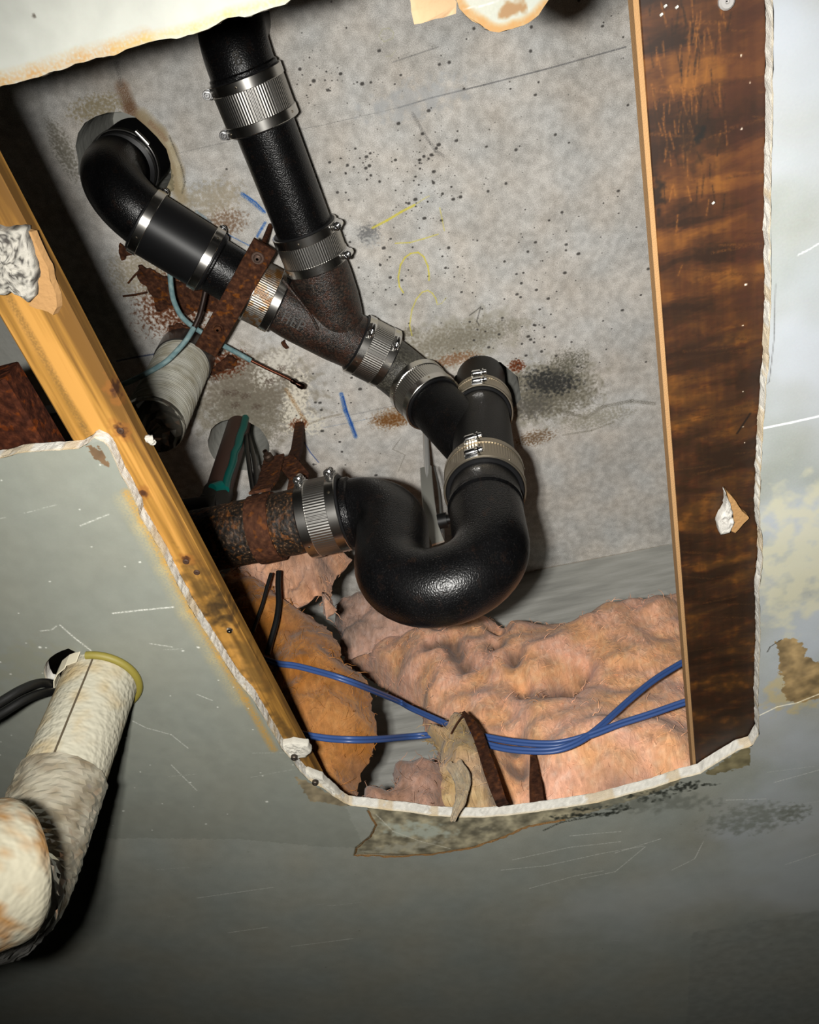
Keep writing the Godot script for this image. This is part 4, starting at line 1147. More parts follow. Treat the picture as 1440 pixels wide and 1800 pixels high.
	lump(g, PackedVector2Array([Vector2(-0.2971, -0.6432), Vector2(-0.2822, -0.6414), Vector2(-0.2693, -0.6487), Vector2(-0.2683, -0.6605), Vector2(-0.2794, -0.6693), Vector2(-0.2915, -0.6681), Vector2(-0.2976, -0.6585)]), 2.285, 0.0075, 0.002)
	part("gypsum", g, M.gypsum, t, func(_p: Vector3, _n: Vector3) -> Color: return Color(0.42, 0.40, 0.35))
	g = Geo.new()
	lump(g, PackedVector2Array([Vector2(-0.2976, -0.6947), Vector2(-0.2843, -0.6931), Vector2(-0.2724, -0.7056), Vector2(-0.2679, -0.7214), Vector2(-0.2615, -0.7424), Vector2(-0.258, -0.7564), Vector2(-0.2675, -0.7616), Vector2(-0.2778, -0.7423), Vector2(-0.2873, -0.7215), Vector2(-0.2956, -0.7077)]), 2.285, 0.0075, 0.002)
	part("gypsum", g, M.gypsum, t, func(_p: Vector3, _n: Vector3) -> Color: return Color(0.42, 0.40, 0.35))
	for q in [Vector3(-0.2865, 2.28, -0.6591), Vector3(-0.2789, 2.28, -0.7054)]:
		g = Geo.new()
		screw_at(g, q, 0.0034, 0.002)
		part("screw", g, stdmat(Color(0.3, 0.27, 0.24), 0.5, 0.8), t)

	# what shows in the dark gap left of the batten
	g = Geo.new()
	var e := Vector3(-0.4548, 2.45, -0.3019)
	bar(g, [Vector3(e.x - 0.05, 2.47, e.z - 0.35), Vector3(e.x - 0.05, 2.47, e.z - 0.1), Vector3(e.x - 0.05, 2.47, e.z + 0.045)], Vector3.LEFT, 0.10, 0.04, 0.003)
	single("old_joist", "rough red brown timber in the dark gap at the far left", "timber", g, M.rust, func(p: Vector3, _n: Vector3) -> Color:
		return Color(0.75, 0.5, 0.42).lerp(Color(0.35, 0.25, 0.2), clampf(0.5 + nb.get_noise_3d(p.x * 900.0, p.y * 900.0, p.z * 120.0), 0.0, 1.0)))
	g = Geo.new()
	bar(g, [Vector3(-0.6492, 2.7, -0.4213), Vector3(-0.5243, 2.7, -0.4376)], Vector3.FORWARD, 0.055, 0.03, 0.003)
	single("steel_channel", "dull grey steel channel crossing behind the pine batten on the left", "steel channel", g, M.grey_paint)


# rough pebble of an outline: flat on top, lumpy below
func lump(g: Geo, outline: PackedVector2Array, y: float, thick: float, amp: float) -> void:
	var o := rough(outline, 0.0025, 0.0008)
	var c := Vector2.ZERO
	for p in o:
		c += p / o.size()
	var rows := []
	for k in [[1.0, 1.0], [1.02, 0.55], [1.0, 0.2], [0.96, 0.05], [0.9, -0.02], [0.84, -0.05], [0.77, -0.08], [0.7, -0.1], [0.62, -0.1], [0.54, -0.1], [0.46, -0.1], [0.38, -0.1], [0.3, -0.1], [0.22, -0.1], [0.14, -0.1], [0.06, -0.1], [0.001, -0.1]]:
		var row := PackedVector3Array()
		for p in o:
			var q: Vector2 = c + (p - c) * k[0]
			var w: float = 0.0 if k[1] == 1.0 else amp * na.get_noise_2d(q.x * 2200.0, q.y * 2200.0) * 0.8
			row.append(Vector3(q.x, y + thick * k[1] + w, q.y))
		rows.append(row)
	g.grid(rows, true, not Geometry2D.is_polygon_clockwise(outline))


# ---------------------------------------------------------------- drains
func black_tint(rust: float) -> Callable:
	return func(p: Vector3, _n: Vector3) -> Color:
		var k := clampf(0.82 + 0.5 * na.get_noise_3dv(p * 300.0) + rust * 0.3, 0.5, 1.0)
		return Color(k, k, k)


func rust_tint(p: Vector3, _n: Vector3) -> Color:
	var k := clampf(0.75 + 0.5 * na.get_noise_3dv(p * 300.0), 0.4, 1.0)
	return Color(k, k * 0.96, k * 0.92)


func rotten_tint(p: Vector3, _n: Vector3) -> Color:
	var k := clampf(0.8 + 0.5 * na.get_noise_3dv(p * 250.0), 0.4, 1.0)
	return Color(k, k, k)


func dark_rust(p: Vector3, _n: Vector3) -> Color:
	var k := clampf(0.45 + 0.4 * na.get_noise_3dv(p * 400.0), 0.2, 0.8)
	return Color(k, k * 0.9, k * 0.8)


# steel sleeve that joins two drains: rubber inside, ribbed shield, two bands with their screws
func coupling(label: String, c: Vector3, axis: Vector3, r: float, length: float, side: Vector3, worm := false, dull := false, long_rubber := false) -> void:
	axis = axis.normalized()
	side = (side - axis * side.dot(axis)).normalized()
	var t := thing("pipe_coupling", label, "pipe coupling", c, "steel couplings on the drains")
	var h := length / 2.0
	var g := Geo.new()
	lathe(g, c, axis, [Vector2(-h, r), Vector2(-h, r + 0.004), Vector2(-h + 0.002, r + 0.0052), Vector2(h - 0.002, r + 0.0052), Vector2(h, r + 0.004), Vector2(h, r)], 64)
	part("rubber_sleeve", g, M.rubber, t)
	var bandw := 0.0135 if not worm else 0.0115
	if not long_rubber:
		g = Geo.new()
		var fr: Array = frames([c, c + axis])[0]
		var rows := []
		var ribs := 84
		for e in [-h + 0.004, h - 0.004]:
			var row := PackedVector3Array()
			for k in ribs * 4:
				var a := TAU * k / (ribs * 4)
				var rr: float = r + 0.0064 + 0.0007 * [0.0, 0.8, 1.0, 0.2][k % 4]
				row.append(c + axis * e + (fr[0] * cos(a) + fr[1] * sin(a)) * rr)
			rows.append(row)
		g.grid(rows, true)
		part("ribbed_shield", g, M.stained if label.begins_with("rust") else M.dull if dull else M.shield, t)
	for e in [-1, 1]:
		var bc: Vector3 = c + axis * e * (h - bandw * 0.5 - (0.002 if not long_rubber else 0.004))
		g = Geo.new()
		var b0 := r + 0.0076
		lathe(g, bc, axis, [Vector2(-bandw / 2, b0 - 0.002), Vector2(-bandw / 2, b0), Vector2(-bandw / 2 + 0.0006, b0 + 0.0006), Vector2(bandw / 2 - 0.0006, b0 + 0.0006), Vector2(bandw / 2, b0), Vector2(bandw / 2, b0 - 0.002)], 72)
		var band := part("band", g, M.dull if dull else M.steel, t)
		var tang := axis.cross(side)
		if tang.dot(Vector3.DOWN) < 0.0 and not worm:
			tang = -tang
		var sc := bc + side * (b0 + 0.0052)
		g = Geo.new()
		# housing riveted to the band, slotted hexagon screw through it
		bar(g, [sc - tang * 0.009 - side * 0.0035, sc + tang * 0.008 - side * 0.0035], axis, bandw * 0.95, 0.004, 0.0008)
		tube(g, [sc - tang * 0.008, sc - tang * 0.006, sc + tang * 0.005, sc + tang * 0.006], [0.0044, 0.0054, 0.0054, 0.0046], 14)
		tube(g, [sc + tang * 0.005, sc + tang * 0.010], 0.0028, 12)
		lathe(g, sc, tang, [Vector2(0.0095, 0.0), Vector2(0.0095, 0.0058), Vector2(0.0105, 0.0064), Vector2(0.0115, 0.0058), Vector2(0.0115, 0.0042)], 16)
		lathe(g, sc, tang, [Vector2(0.0115, 0.0044), Vector2(0.0152, 0.0042), Vector2(0.0158, 0.0034), Vector2(0.0158, 0.0018), Vector2(0.0135, 0.0014), Vector2(0.0135, 0.0)], 6)
		part("screw", g, M.bright, band)
		# two small rivets
		var fr2: Array = frames([c, c + axis])[0]
		for k in 3:
			g = Geo.new()
			var a := (fr2[0] as Vector3).rotated(axis, 2.1 * k + e * 0.4)
			lathe(g, bc + a * (b0 + 0.0005), a, [Vector2(0, 0.0018), Vector2(0.0006, 0.0016), Vector2(0.0009, 0.0)], 10)
			part("rivet", g, M.dull, band)


func letters(text: String, at: Vector3, right: Vector3, out: Vector3, size: float, mat: Material, parent: Node3D) -> void:
	var tm := TextMesh.new()
	var sf := SystemFont.new()
	sf.font_names = PackedStringArray(["Droid Sans"])
	tm.font = sf
	tm.text = text
	tm.font_size = 32
	tm.pixel_size = size / 24.0
	tm.depth = 0.0016
	tm.curve_step = 2.0
	var o := MeshInstance3D.new()
	o.name = "raised_lettering"
	o.mesh = tm
	o.material_override = mat
	parent.add_child(o, true)
	out = out.normalized()
	right = (right - out * right.dot(out)).normalized()
	o.transform = Transform3D(Basis(right, out.cross(right), out), at - shift_of(parent))


func drains() -> void:
	var H := 1.75 + 1.235
	var down := Vector3.DOWN
	var a := Vector3(-0.2475, 2.985, -0.1547)           # coupling under the top bend
	var b1 := Vector3(-0.2358, 2.985, -0.369)          # coupling above the branch fitting
	var i2 := Vector3(-0.3326, 2.985, -0.4234)          # left coupling of the branch fitting
	var c1 := Vector3(-0.1939, 2.985, -0.5576)          # right coupling of the branch fitting
	var i1 := Vector3(-0.4585, 2.985, -0.2781)
	var dirb := (b1 - a).normalized()
	var diri := (c1 - i2).normalized()
	var lettering := stdmat(Color(0.25, 0.24, 0.225), 0.4)

	# top bend, turning up into the slab
	var g := Geo.new()
	var top := a - dirb * 0.085
	tube(g, bends([a, top, top + Vector3(0, 0.16, 0)], [0.055]), R + 0.003, 40)
	lathe(g, a - dirb * 0.026, -dirb, [Vector2(-0.02, R + 0.003), Vector2(0, R + 0.0055), Vector2(0.008, R + 0.0055), Vector2(0.010, R + 0.003)], 40)
	var t := thing("drain_bend", "black drain bend at the top, half hidden by the torn plasterboard", "pipe bend", a)
	part("pipe", g, M.pipe, t, black_tint(0.1))
	letters("8", Vector3(-0.2424, 2.94, -0.1024), Vector3(1, 0, 0.1), Vector3(-0.15, -1, 0.2), 0.016, lettering, t)
	coupling("upper silver coupling below the black top bend, screws on its left", a + dirb * 0.004, dirb, R + 0.001, 0.070, Vector3(-1, -0.15, 0))
	# straight pipe
	g = Geo.new()
	tube(g, [a, a.lerp(b1, 0.5), b1], R, 48)
	t = thing("drain_pipe", "straight black drain pipe between the two upper silver couplings", "drain pipe", a.lerp(b1, 0.5))
	part("pipe", g, M.pipe, t, black_tint(0.16))
	coupling("silver coupling above the branch fitting, screws on its right", b1, dirb, R, 0.062, Vector3(1, -0.25, 0))
	# branch fitting
	g = Geo.new()
	var joint := Vector3(-0.2214, 2.985, -0.5073)
	joint = i2 + diri * (joint - i2).dot(diri)
	var pts := []
	for k in 13:
		pts.append(i2.lerp(c1, k / 12.0))
	tube(g, pts, [R + 0.001, R + 0.001, R + 0.0015, R + 0.003, R + 0.004, R + 0.004, R + 0.004, R + 0.004, R + 0.004, R + 0.003, R + 0.002, R + 0.001, R + 0.001], 48)
	pts = []
	for k in 13:
		pts.append(b1.lerp(joint, k / 12.0))
	tube(g, pts, [R + 0.001, R + 0.001, R + 0.002, R + 0.003, R + 0.004, R + 0.004, R + 0.004, R + 0.004, R + 0.003, R + 0.002, R, R - 0.002, R - 0.006], 48)
	t = thing("branch_fitting", "dirty black iron branch fitting where the two upper drains join", "pipe fitting", joint)
	part("pipe", g, M.cast, t, rotten_tint)
	# casting seam in the crotch
	g = Geo.new()
	tube(g, smooth([Vector3(-0.2847, 2.942, -0.3934), Vector3(-0.2734, 2.94, -0.4211), Vector3(-0.2617, 2.939, -0.4537), Vector3(-0.2574, 2.94, -0.4823)], 5), 0.0022, 8)
	part("casting_seam", g, M.cast, t, func(_p: Vector3, _n: Vector3) -> Color: return Color(1, 1, 1))
	letters("HEP", Vector3(-0.2902, 2.9385, -0.4595), diri, Vector3(0.05, -1, 0.25), 0.0165, lettering, t)
	coupling("rust-streaked silver coupling half covered by the rusty flat bar", i2 - diri * 0.002, diri, R, 0.060, Vector3(0.3, 0.5, -1))
	coupling("silver coupling between the branch fitting and the short grey bend", c1, diri, R, 0.062, Vector3(1, -0.25, -0.4))

	# left-hand drain: pipe, rubber coupling, bend
	var dl := (i2 - i1).normalized()
	var rub := Vector3(-0.4286, 2.985, -0.3111)
	g = Geo.new()
	tube(g, [Vector3(-0.4081, 2.985, -0.3361), Vector3(-0.3735, 2.985, -0.3761), i2], R, 48)
	lathe(g, Vector3(-0.3875, 2.985, -0.3577), dl, [Vector2(-0.01, R), Vector2(-0.007, R + 0.0045), Vector2(-0.001, R + 0.0045), Vector2(0.001, R)], 40)
	t = thing("drain_pipe", "wet black drain pipe between the rubber coupling and the rusty flat bar", "drain pipe", Vector3(-0.3735, 2.985, -0.3761))
	part("pipe", g, M.pipe, t, black_tint(0.05))
	coupling("long black rubber coupling with two thin steel bands on the left drain", rub, dl, R + 0.001, 0.118, Vector3(-0.6, 0.3, 1), false, false, true)
	g = Geo.new()
	var knee := Vector3(-0.5129, 2.985, -0.2218)
	var hub := Vector3(-0.4926, 3.08, -0.208)
	knee = Vector3(hub.x - 0.006, H, hub.z + 0.004)
	var r2 := []
	var bp := bends([rub - dl * 0.03, knee, knee + Vector3(0.004, 0.18, 0)], [0.062], 20)
	tube(g, bp, R + 0.002, 48)
	t = thing("drain_bend", "glossy black bend at the left turning up into its round hole in the slab", "pipe bend", knee)
	part("pipe", g, M.pipe, t, black_tint(0.0))
	g = Geo.new()
	lathe(g, Vector3(hub.x, SOFFIT - 0.012, hub.z), Vector3.UP, [Vector2(-0.004, R + 0.001), Vector2(-0.002, R + 0.007), Vector2(0.03, R + 0.009), Vector2(0.10, R + 0.009)], 48)
	part("socket", g, M.rubber, t)
	g = Geo.new()
	lathe(g, Vector3(hub.x, SOFFIT + 0.004, hub.z), Vector3.UP, [Vector2(-0.006, R + 0.009), Vector2(-0.006, R + 0.0105), Vector2(0.006, R + 0.0105), Vector2(0.006, R + 0.009)], 48)
	var sq := Vector3(hub.x + 0.045, SOFFIT + 0.0, hub.z + 0.03)
	tube(g, [sq + Vector3(-0.006, 0, 0.011), sq, sq + Vector3(0.005, 0, -0.011)], 0.0045, 10)
	part("clamp", g, M.steel, t)

	# short grey bend and its coupling
	var d1 := Vector3(-0.1244, 2.94, -0.634)
	var e1 := Vector3(-0.09, 2.835, -0.6483)
	var tip := Vector3(-0.0523, 2.8, -0.6726)
	var dd := (tip - d1).normalized()
	g = Geo.new()
	var kn := d1 - dd * ((H - d1.y) / -dd.y)
	tube(g, bends([c1, kn, d1], [0.07], 10), R + 0.001, 48)
	t = thing("short_bend", "short dull grey bend between two silver couplings in the middle", "pipe bend", kn)
	part("pipe", g, M.grey_cast, t, rotten_tint)
	coupling("silver coupling between the short grey bend and the sloping black branch", d1, dd, R, 0.060, Vector3(1, 0.0, -0.6))

	# upright fitting that takes the sloping branch
	var rt := 0.0465
	var up := Vector3(-0.0335, 3.08, -0.7003)
	var fc := Vector3(-0.0484, 2.655, -0.631)
	var ec := up.lerp(fc, 0.36)
	var tr := Vector3(-0.0511, 2.58, -0.6238)
	g = Geo.new()
	tube(g, [ec, ec.lerp(fc, 0.5), fc], [rt - 0.004, rt - 0.002, rt - 0.001], 48)
	var br := []
	var rr := []
	for k in 9:
		br.append(d1.lerp(tip, k / 8.0))
		rr.append(R + 0.001 + 0.002 * k / 8.0)
	tube(g, br, rr, 48)
	t = thing("branch_fitting", "black branch fitting joining the sloping branch to the upright drain above the trap", "pipe fitting", fc)
	part("pipe", g, M.dusty, t, black_tint(0.02))
	coupling("dull ribbed coupling with two worm screws just below the octagonal hole", ec, Vector3(ec - fc), rt - 0.004, 0.052, Vector3(0.05, -0.15, 1), true, true)
	g = Geo.new()
	tube(g, [ec, ec.lerp(up, 0.5), up, up + (up - ec).normalized() * 0.14], [rt - 0.005, rt - 0.004, rt - 0.003, rt - 0.003], 44)
	t = thing("drain_stub", "black pipe stub coming down out of the octagonal hole in the slab", "pipe stub", up)
	part("pipe", g, M.dusty, t, black_tint(-0.1))
	var sd := (up - ec).normalized()
	var so := (Vector3(-0.1, 0, 1) - sd * sd.dot(Vector3(-0.1, 0, 1))).normalized()
	letters("- E", ec.lerp(up, 0.97) + so * (rt - 0.0030), -sd, so, 0.014, stdmat(Color(0.22, 0.22, 0.22), 0.5), t)
	coupling("dull ribbed coupling with two worm screws on top of the trap", fc, Vector3(fc - tr), rt, 0.056, Vector3(-0.12, -0.2, 1), true, true)

	# the trap
	var yt := 1.75 + 0.768
	var zc := tr.z
	var arm := Vector3(-0.1737, 2.515, -0.6249)
	var yb := yt - (tr.x - arm.x) / 2.0
	var gl := Vector3(-0.2625, 2.64, -0.6193)
	var u := (tr.x - arm.x) / 2.0
	var path := [fc, tr, Vector3(tr.x, yt, zc)]
	var mid := Vector3((tr.x + arm.x) / 2.0, yt, zc)
	for k in range(1, 20):
		var an := PI * k / 20.0
		path.append(mid + Vector3(cos(an) * u, -sin(an) * u, 0))
	path.append(Vector3(arm.x, yt, zc))
	var ylev := gl.y
	var er := 0.060
	path.append(Vector3(arm.x, ylev - er - 0.012, zc))
	for k in 13:
		var an := PI / 2 * k / 12.0
		path.append(Vector3(arm.x - er + cos(an) * er, ylev - er + sin(an) * er, zc))
	path.append(Vector3(gl.x, ylev, gl.z))
	g = Geo.new()
	tube(g, path, rt, 56)
	lathe(g, tr + Vector3(0, 0.012, 0), Vector3.DOWN, [Vector2(-0.006, rt), Vector2(-0.002, rt + 0.002), Vector2(0.004, rt + 0.002), Vector2(0.008, rt)], 48)
	lathe(g, Vector3(gl.x + 0.033, ylev, zc), Vector3.RIGHT, [Vector2(-0.012, rt), Vector2(-0.006, rt + 0.003), Vector2(0.002, rt + 0.003), Vector2(0.004, rt)], 48)
	t = thing("drain_trap", "big glossy black U-shaped trap at the centre of the hole", "drain trap", mid)
	part("pipe", g, M.pipe, t, black_tint(0.04))
	coupling("silver coupling joining the black trap to the rusty pipe", gl + Vector3(-0.004, 0, 0), Vector3(1, 0, 0.01), rt - 0.001, 0.060, Vector3(0, 0.35, 1))
	# rusty outlet pipe running off to the left
	g = Geo.new()
	pts = []
	for k in 30:
		pts.append(Vector3(lerpf(gl.x, -0.85, k / 29.0), ylev, lerpf(gl.z, gl.z + 0.005, k / 29.0)))
	tube(g, pts, rt - 0.002, 56, true, 0.0012, 60.0)
	t = thing("rusty_pipe", "scaly rusted iron drain pipe running left from the trap into the dark", "drain pipe", Vector3(-0.4, ylev, gl.z))
	part("pipe", g, M.scale, t, rotten_tint)


# ---------------------------------------------------------------- hangers, rods, cables
func hangers_and_cables() -> void:
	var steel_rust: StandardMaterial3D = M.rust
	# flat bar across the left drain
	var yb := 1.75 + 1.187
	var p0 := Vector3(-0.29, 2.935, -0.335)
	var p1 := Vector3(-0.4377, 2.935, -0.4686)
	var dirp := (p1 - p0).normalized()
	var wd := dirp.cross(Vector3.UP)
	var t := thing("rusty_flat_bar", "rusty brown flat bar bolted across the left drain", "hanger bar", p0.lerp(p1, 0.5))
	var g := Geo.new()
	bar(g, [p0, p0.lerp(p1, 0.5), p1, p1 + Vector3(0, 0.012, 0) + dirp * 0.004], wd, 0.036, 0.006, 0.001)
	part("flat_bar", g, steel_rust, t, rust_tint)
	for q in [p0 + dirp * 0.022, p1 - dirp * 0.045]:
		g = Geo.new()
		lathe(g, q - Vector3(0, 0.003, 0), Vector3.DOWN, [Vector2(0, 0.0095), Vector2(0.0015, 0.009), Vector2(0.0015, 0.006)], 18)
		lathe(g, q - Vector3(0, 0.003, 0), Vector3.DOWN, [Vector2(0.001, 0.0065), Vector2(0.005, 0.0062), Vector2(0.0062, 0.0045), Vector2(0.0064, 0)], 6)
		part("bolt", g, stdmat(Color(0.42, 0.34, 0.30), 0.5, 0.6) if q.is_equal_approx(p0 + dirp * 0.022) else steel_rust, t, rust_tint)
		g = Geo.new()
		tube(g, [q + Vector3(0, 0.001, 0), Vector3(q.x, SOFFIT - 0.001, q.z)], 0.0045, 12)
		part("hanger_rod", g, steel_rust, t, rust_tint)

	# strap hanger on the rusty pipe
	var gl := Vector3(-0.2625, 2.64, -0.6193)
	t = thing("pipe_hanger", "rusty strap hanger and strut holding up the rusted pipe", "pipe hanger", Vector3(-0.35, gl.y, gl.z))
	var cx: float = Vector3(-0.3507, 2.6918, -0.6).x
	g = Geo.new()
	lathe(g, Vector3(cx, gl.y, gl.z), Vector3.RIGHT, [Vector2(-0.016, 0.0445), Vector2(-0.016, 0.0475), Vector2(-0.0155, 0.048), Vector2(0.0155, 0.048), Vector2(0.016, 0.0475), Vector2(0.016, 0.0445)], 56)
	part("strap", g, steel_rust, t, rust_tint)
	g = Geo.new()
	var ear := Vector3(-0.3573, 2.7793, -0.6)
	bar(g, [Vector3(cx, gl.y + 0.03, -0.578), Vector3(cx + 0.002, gl.y + 0.07, -0.590), ear + Vector3(0.004, 0.012, 0)], Vector3.RIGHT, 0.032, 0.004, 0.0008)
	part("strap_end", g, steel_rust, t, rust_tint)
	g = Geo.new()
	bar(g, [Vector3(cx + 0.045, gl.y + 0.035, -0.60), Vector3(-0.3091, 2.729, -0.605), Vector3(-0.3404, 2.794, -0.608)], Vector3(0.8, -0.4, 0), 0.030, 0.004, 0.0008)
	part("strap_end", g, steel_rust, t, rust_tint)
	g = Geo.new()
	lathe(g, ear + Vector3(0.0, 0.0, 0.006), Vector3(0, -0.3, 1).normalized(), [Vector2(-0.01, 0.005), Vector2(0.003, 0.0075), Vector2(0.008, 0.007), Vector2(0.010, 0.004), Vector2(0.018, 0.0038), Vector2(0.018, 0)], 8)
	part("bolt", g, stdmat(Color(0.30, 0.24, 0.2), 0.45, 0.7), t)
	g = Geo.new()
	var foot := Vector3(-0.3808, 3.08, -0.7112)
	bar(g, [foot, Vector3(-0.35, 2.9034, -0.66), Vector3(-0.3306, 2.7818, -0.615)], Vector3.RIGHT, 0.018, 0.012, 0.002, [0.9, 1.0, 1.15])
	part("strut", g, steel_rust, t, rust_tint)

	# bright hanger behind the trap
	var rodx := Vector3(-0.1512, 3.08, -0.7585)
	t = thing("trap_hanger", "bright steel rod and yoke hanging behind the trap", "pipe hanger", rodx)
	g = Geo.new()
	tube(g, [rodx, Vector3(rodx.x, 1.75 + 1.10, rodx.z)], 0.0055, 14)
	part("threaded_rod", g, stdmat(Color(0.78, 0.78, 0.77), 0.3, 0.35), t)
	g = Geo.new()
	bar(g, smooth([Vector3(rodx.x - 0.002, 1.75 + 1.165, rodx.z + 0.002), Vector3(rodx.x - 0.001, 1.75 + 1.11, rodx.z + 0.004), Vector3(rodx.x + 0.001, 1.75 + 1.05, rodx.z + 0.004), Vector3(rodx.x + 0.004, 1.75 + 1.0, rodx.z), Vector3(rodx.x + 0.01, 1.75 + 0.965, rodx.z - 0.006)], 5), Vector3.RIGHT, 0.020, 0.004, 0.0008)
	part("yoke", g, stdmat(Color(0.66, 0.66, 0.63), 0.3, 0.4), t)
	g = Geo.new()
	bar(g, smooth([Vector3(rodx.x + 0.012, 1.75 + 1.165, rodx.z - 0.008), Vector3(rodx.x + 0.017, 1.75 + 1.10, rodx.z - 0.012), Vector3(rodx.x + 0.016, 1.75 + 0.99, rodx.z - 0.016)], 4), Vector3.FORWARD, 0.018, 0.003, 0.0006)
	part("yoke", g, stdmat(Color(0.45, 0.45, 0.44), 0.4, 0.5), t)
	g = Geo.new()
	var lug := Vector3(rodx.x + 0.026, 1.75 + 1.005, rodx.z + 0.004)
	lathe(g, lug, Vector3.RIGHT, [Vector2(-0.012, 0), Vector2(-0.012, 0.013), Vector2(0.002, 0.013), Vector2(0.002, 0.008), Vector2(0.012, 0.008), Vector2(0.012, 0)], 6)
	part("nut", g, stdmat(Color(0.05, 0.05, 0.05), 0.5, 0.3), t)

	# cables with a verdigris jacket, one stripped back to copper
	var verd := func(p: Vector3, _n: Vector3) -> Color:
		return Color(0.13, 0.24, 0.26).lerp(Color(0.30, 0.42, 0.42), clampf(0.4 + na.get_noise_3dv(p * 1200.0), 0.0, 1.0))
	t = thing("pale_blue_cable", "pale blue green cable crossing behind the flat bar to a bare copper end", "cable", Vector3(-0.396, 3, -0.5262))
	g = Geo.new()
	tube(g, smooth([Vector3(-0.4608, 2.99, -0.3554), Vector3(-0.4666, 2.985, -0.3753), Vector3(-0.47, 2.98, -0.3963), Vector3(-0.4664, 2.975, -0.4213), Vector3(-0.4528, 2.975, -0.4457), Vector3(-0.4241, 2.98, -0.4849), Vector3(-0.4063, 2.985, -0.5076), Vector3(-0.3918, 2.985, -0.524)], 8), 0.0042, 12)
	part("jacket", g, tinted(0.8), t, verd)
	g = Geo.new()
	tube(g, smooth([Vector3(-0.3938, 2.985, -0.5214), Vector3(-0.3706, 2.985, -0.5445), Vector3(-0.3482, 2.985, -0.5655), Vector3(-0.3357, 2.985, -0.5786)], 6), 0.0026, 10)
	part("copper_wire", g, stdmat(Color(0.42, 0.24, 0.17), 0.35, 0.8), t)
	g = Geo.new()
	tube(g, [Vector3(-0.3402, 2.985, -0.5741), Vector3(-0.3387, 2.985, -0.5756), Vector3(-0.3351, 2.985, -0.5798), Vector3(-0.333, 2.985, -0.5826), Vector3(-0.33, 2.985, -0.5856), Vector3(-0.324, 2.985, -0.5916), Vector3(-0.3225, 2.985, -0.5931)], [0.003, 0.0042, 0.0042, 0.003, 0.0055, 0.0055, 0.003], 14)
	part("crimp_end", g, stdmat(Color(0.16, 0.09, 0.06), 0.25, 0.9), t)
	t = thing("pale_blue_cable", "pale blue green cable hanging down from behind the left drain into shadow", "cable", Vector3(-0.4735, 2.95, -0.4505))
	g = Geo.new()
	tube(g, smooth([Vector3(-0.4156, 2.985, -0.3914), Vector3(-0.4271, 2.975, -0.4101), Vector3(-0.4364, 2.965, -0.4237), Vector3(-0.4497, 2.955, -0.4373)], 6), 0.0042, 12)
	part("bare_end", g, stdmat(Color(0.16, 0.10, 0.07), 0.5, 0.3), t)
	g = Geo.new()
	tube(g, smooth([Vector3(-0.448, 2.955, -0.4357), Vector3(-0.4615, 2.94, -0.4459), Vector3(-0.4812, 2.93, -0.4568), Vector3(-0.5018, 2.92, -0.4655), Vector3(-0.5285, 2.91, -0.4705), Vector3(-0.5632, 2.9, -0.4745), Vector3(-0.5934, 2.89, -0.4734)], 6), 0.0042, 12)
	part("jacket", g, tinted(0.8), t, verd)

	# flakes of rusted plate on the slab
	var flakes := [["broad flake of rusted plate on the slab under the rubber coupling", PackedVector2Array([Vector2(-0.5373, -0.3543), Vector2(-0.5234, -0.3657), Vector2(-0.4963, -0.3907), Vector2(-0.4603, -0.4132), Vector2(-0.4283, -0.4368), Vector2(-0.441, -0.4627), Vector2(-0.4715, -0.4516), Vector2(-0.4931, -0.4534), Vector2(-0.516, -0.4348), Vector2(-0.5414, -0.4355), Vector2(-0.5372, -0.4085), Vector2(-0.5407, -0.3873), Vector2(-0.5492, -0.373)])], ["small rusted flake left of the pale blue cable", PackedVector2Array([Vector2(-0.5343, -0.4661), Vector2(-0.5119, -0.4677), Vector2(-0.5001, -0.4793), Vector2(-0.5133, -0.4999), Vector2(-0.5331, -0.5014), Vector2(-0.5456, -0.496)])], ["rusted flake beside the low end of the flat bar", PackedVector2Array([Vector2(-0.5094, -0.5459), Vector2(-0.4943, -0.5613), Vector2(-0.4565, -0.5426), Vector2(-0.44, -0.5548), Vector2(-0.4531, -0.5663), Vector2(-0.4824, -0.5667), Vector2(-0.4986, -0.5718), Vector2(-0.5143, -0.5677)])], ["tiny rust flake on bare concrete beside the branch fitting", PackedVector2Array([Vector2(-0.3576, -0.543), Vector2(-0.3513, -0.5402), Vector2(-0.3516, -0.5467), Vector2(-0.3474, -0.5556), Vector2(-0.3525, -0.5554), Vector2(-0.3582, -0.5506)])], ["rust-brown splinter on the slab under the left bend", PackedVector2Array([Vector2(-0.551, -0.314), Vector2(-0.5435, -0.3274), Vector2(-0.5361, -0.3371), Vector2(-0.5495, -0.3355), Vector2(-0.56, -0.3406), Vector2(-0.5581, -0.3285)])]]
	for f in flakes:
		g = Geo.new()
		plate(g, rough(f[1], 0.004, 0.002), SOFFIT - 0.006, SOFFIT - 0.0005)
		single("rust_flake", f[0], "rust flake", g, steel_rust, rust_tint, null, "rust flakes on the slab")
	g = Geo.new()
	bar(g, [Vector3(-0.5843, 3.072, -0.3961), Vector3(-0.5627, 3.072, -0.3986), Vector3(-0.5417, 3.072, -0.4)], Vector3.UP, 0.004, 0.003, 0.0005, [0.4, 1.0, 0.5])
	single("rust_splinter", "thin dark splinter lying across the slab left of the rusted plate", "splinter", g, steel_rust, rust_tint)
	g = Geo.new()
	bar(g, [Vector3(-0.5659, 3.072, -0.3775), Vector3(-0.5504, 3.072, -0.3685), Vector3(-0.5358, 3.072, -0.3614)], Vector3.UP, 0.005, 0.003, 0.0005, [0.4, 1.0, 0.6])
	single("rust_splinter", "short dark splinter near the top corner of the rusted plate", "splinter", g, steel_rust, rust_tint)

	# lagged stub with a foil end
	var fx := Vector3(-0.5239, 3.08, -0.5219)
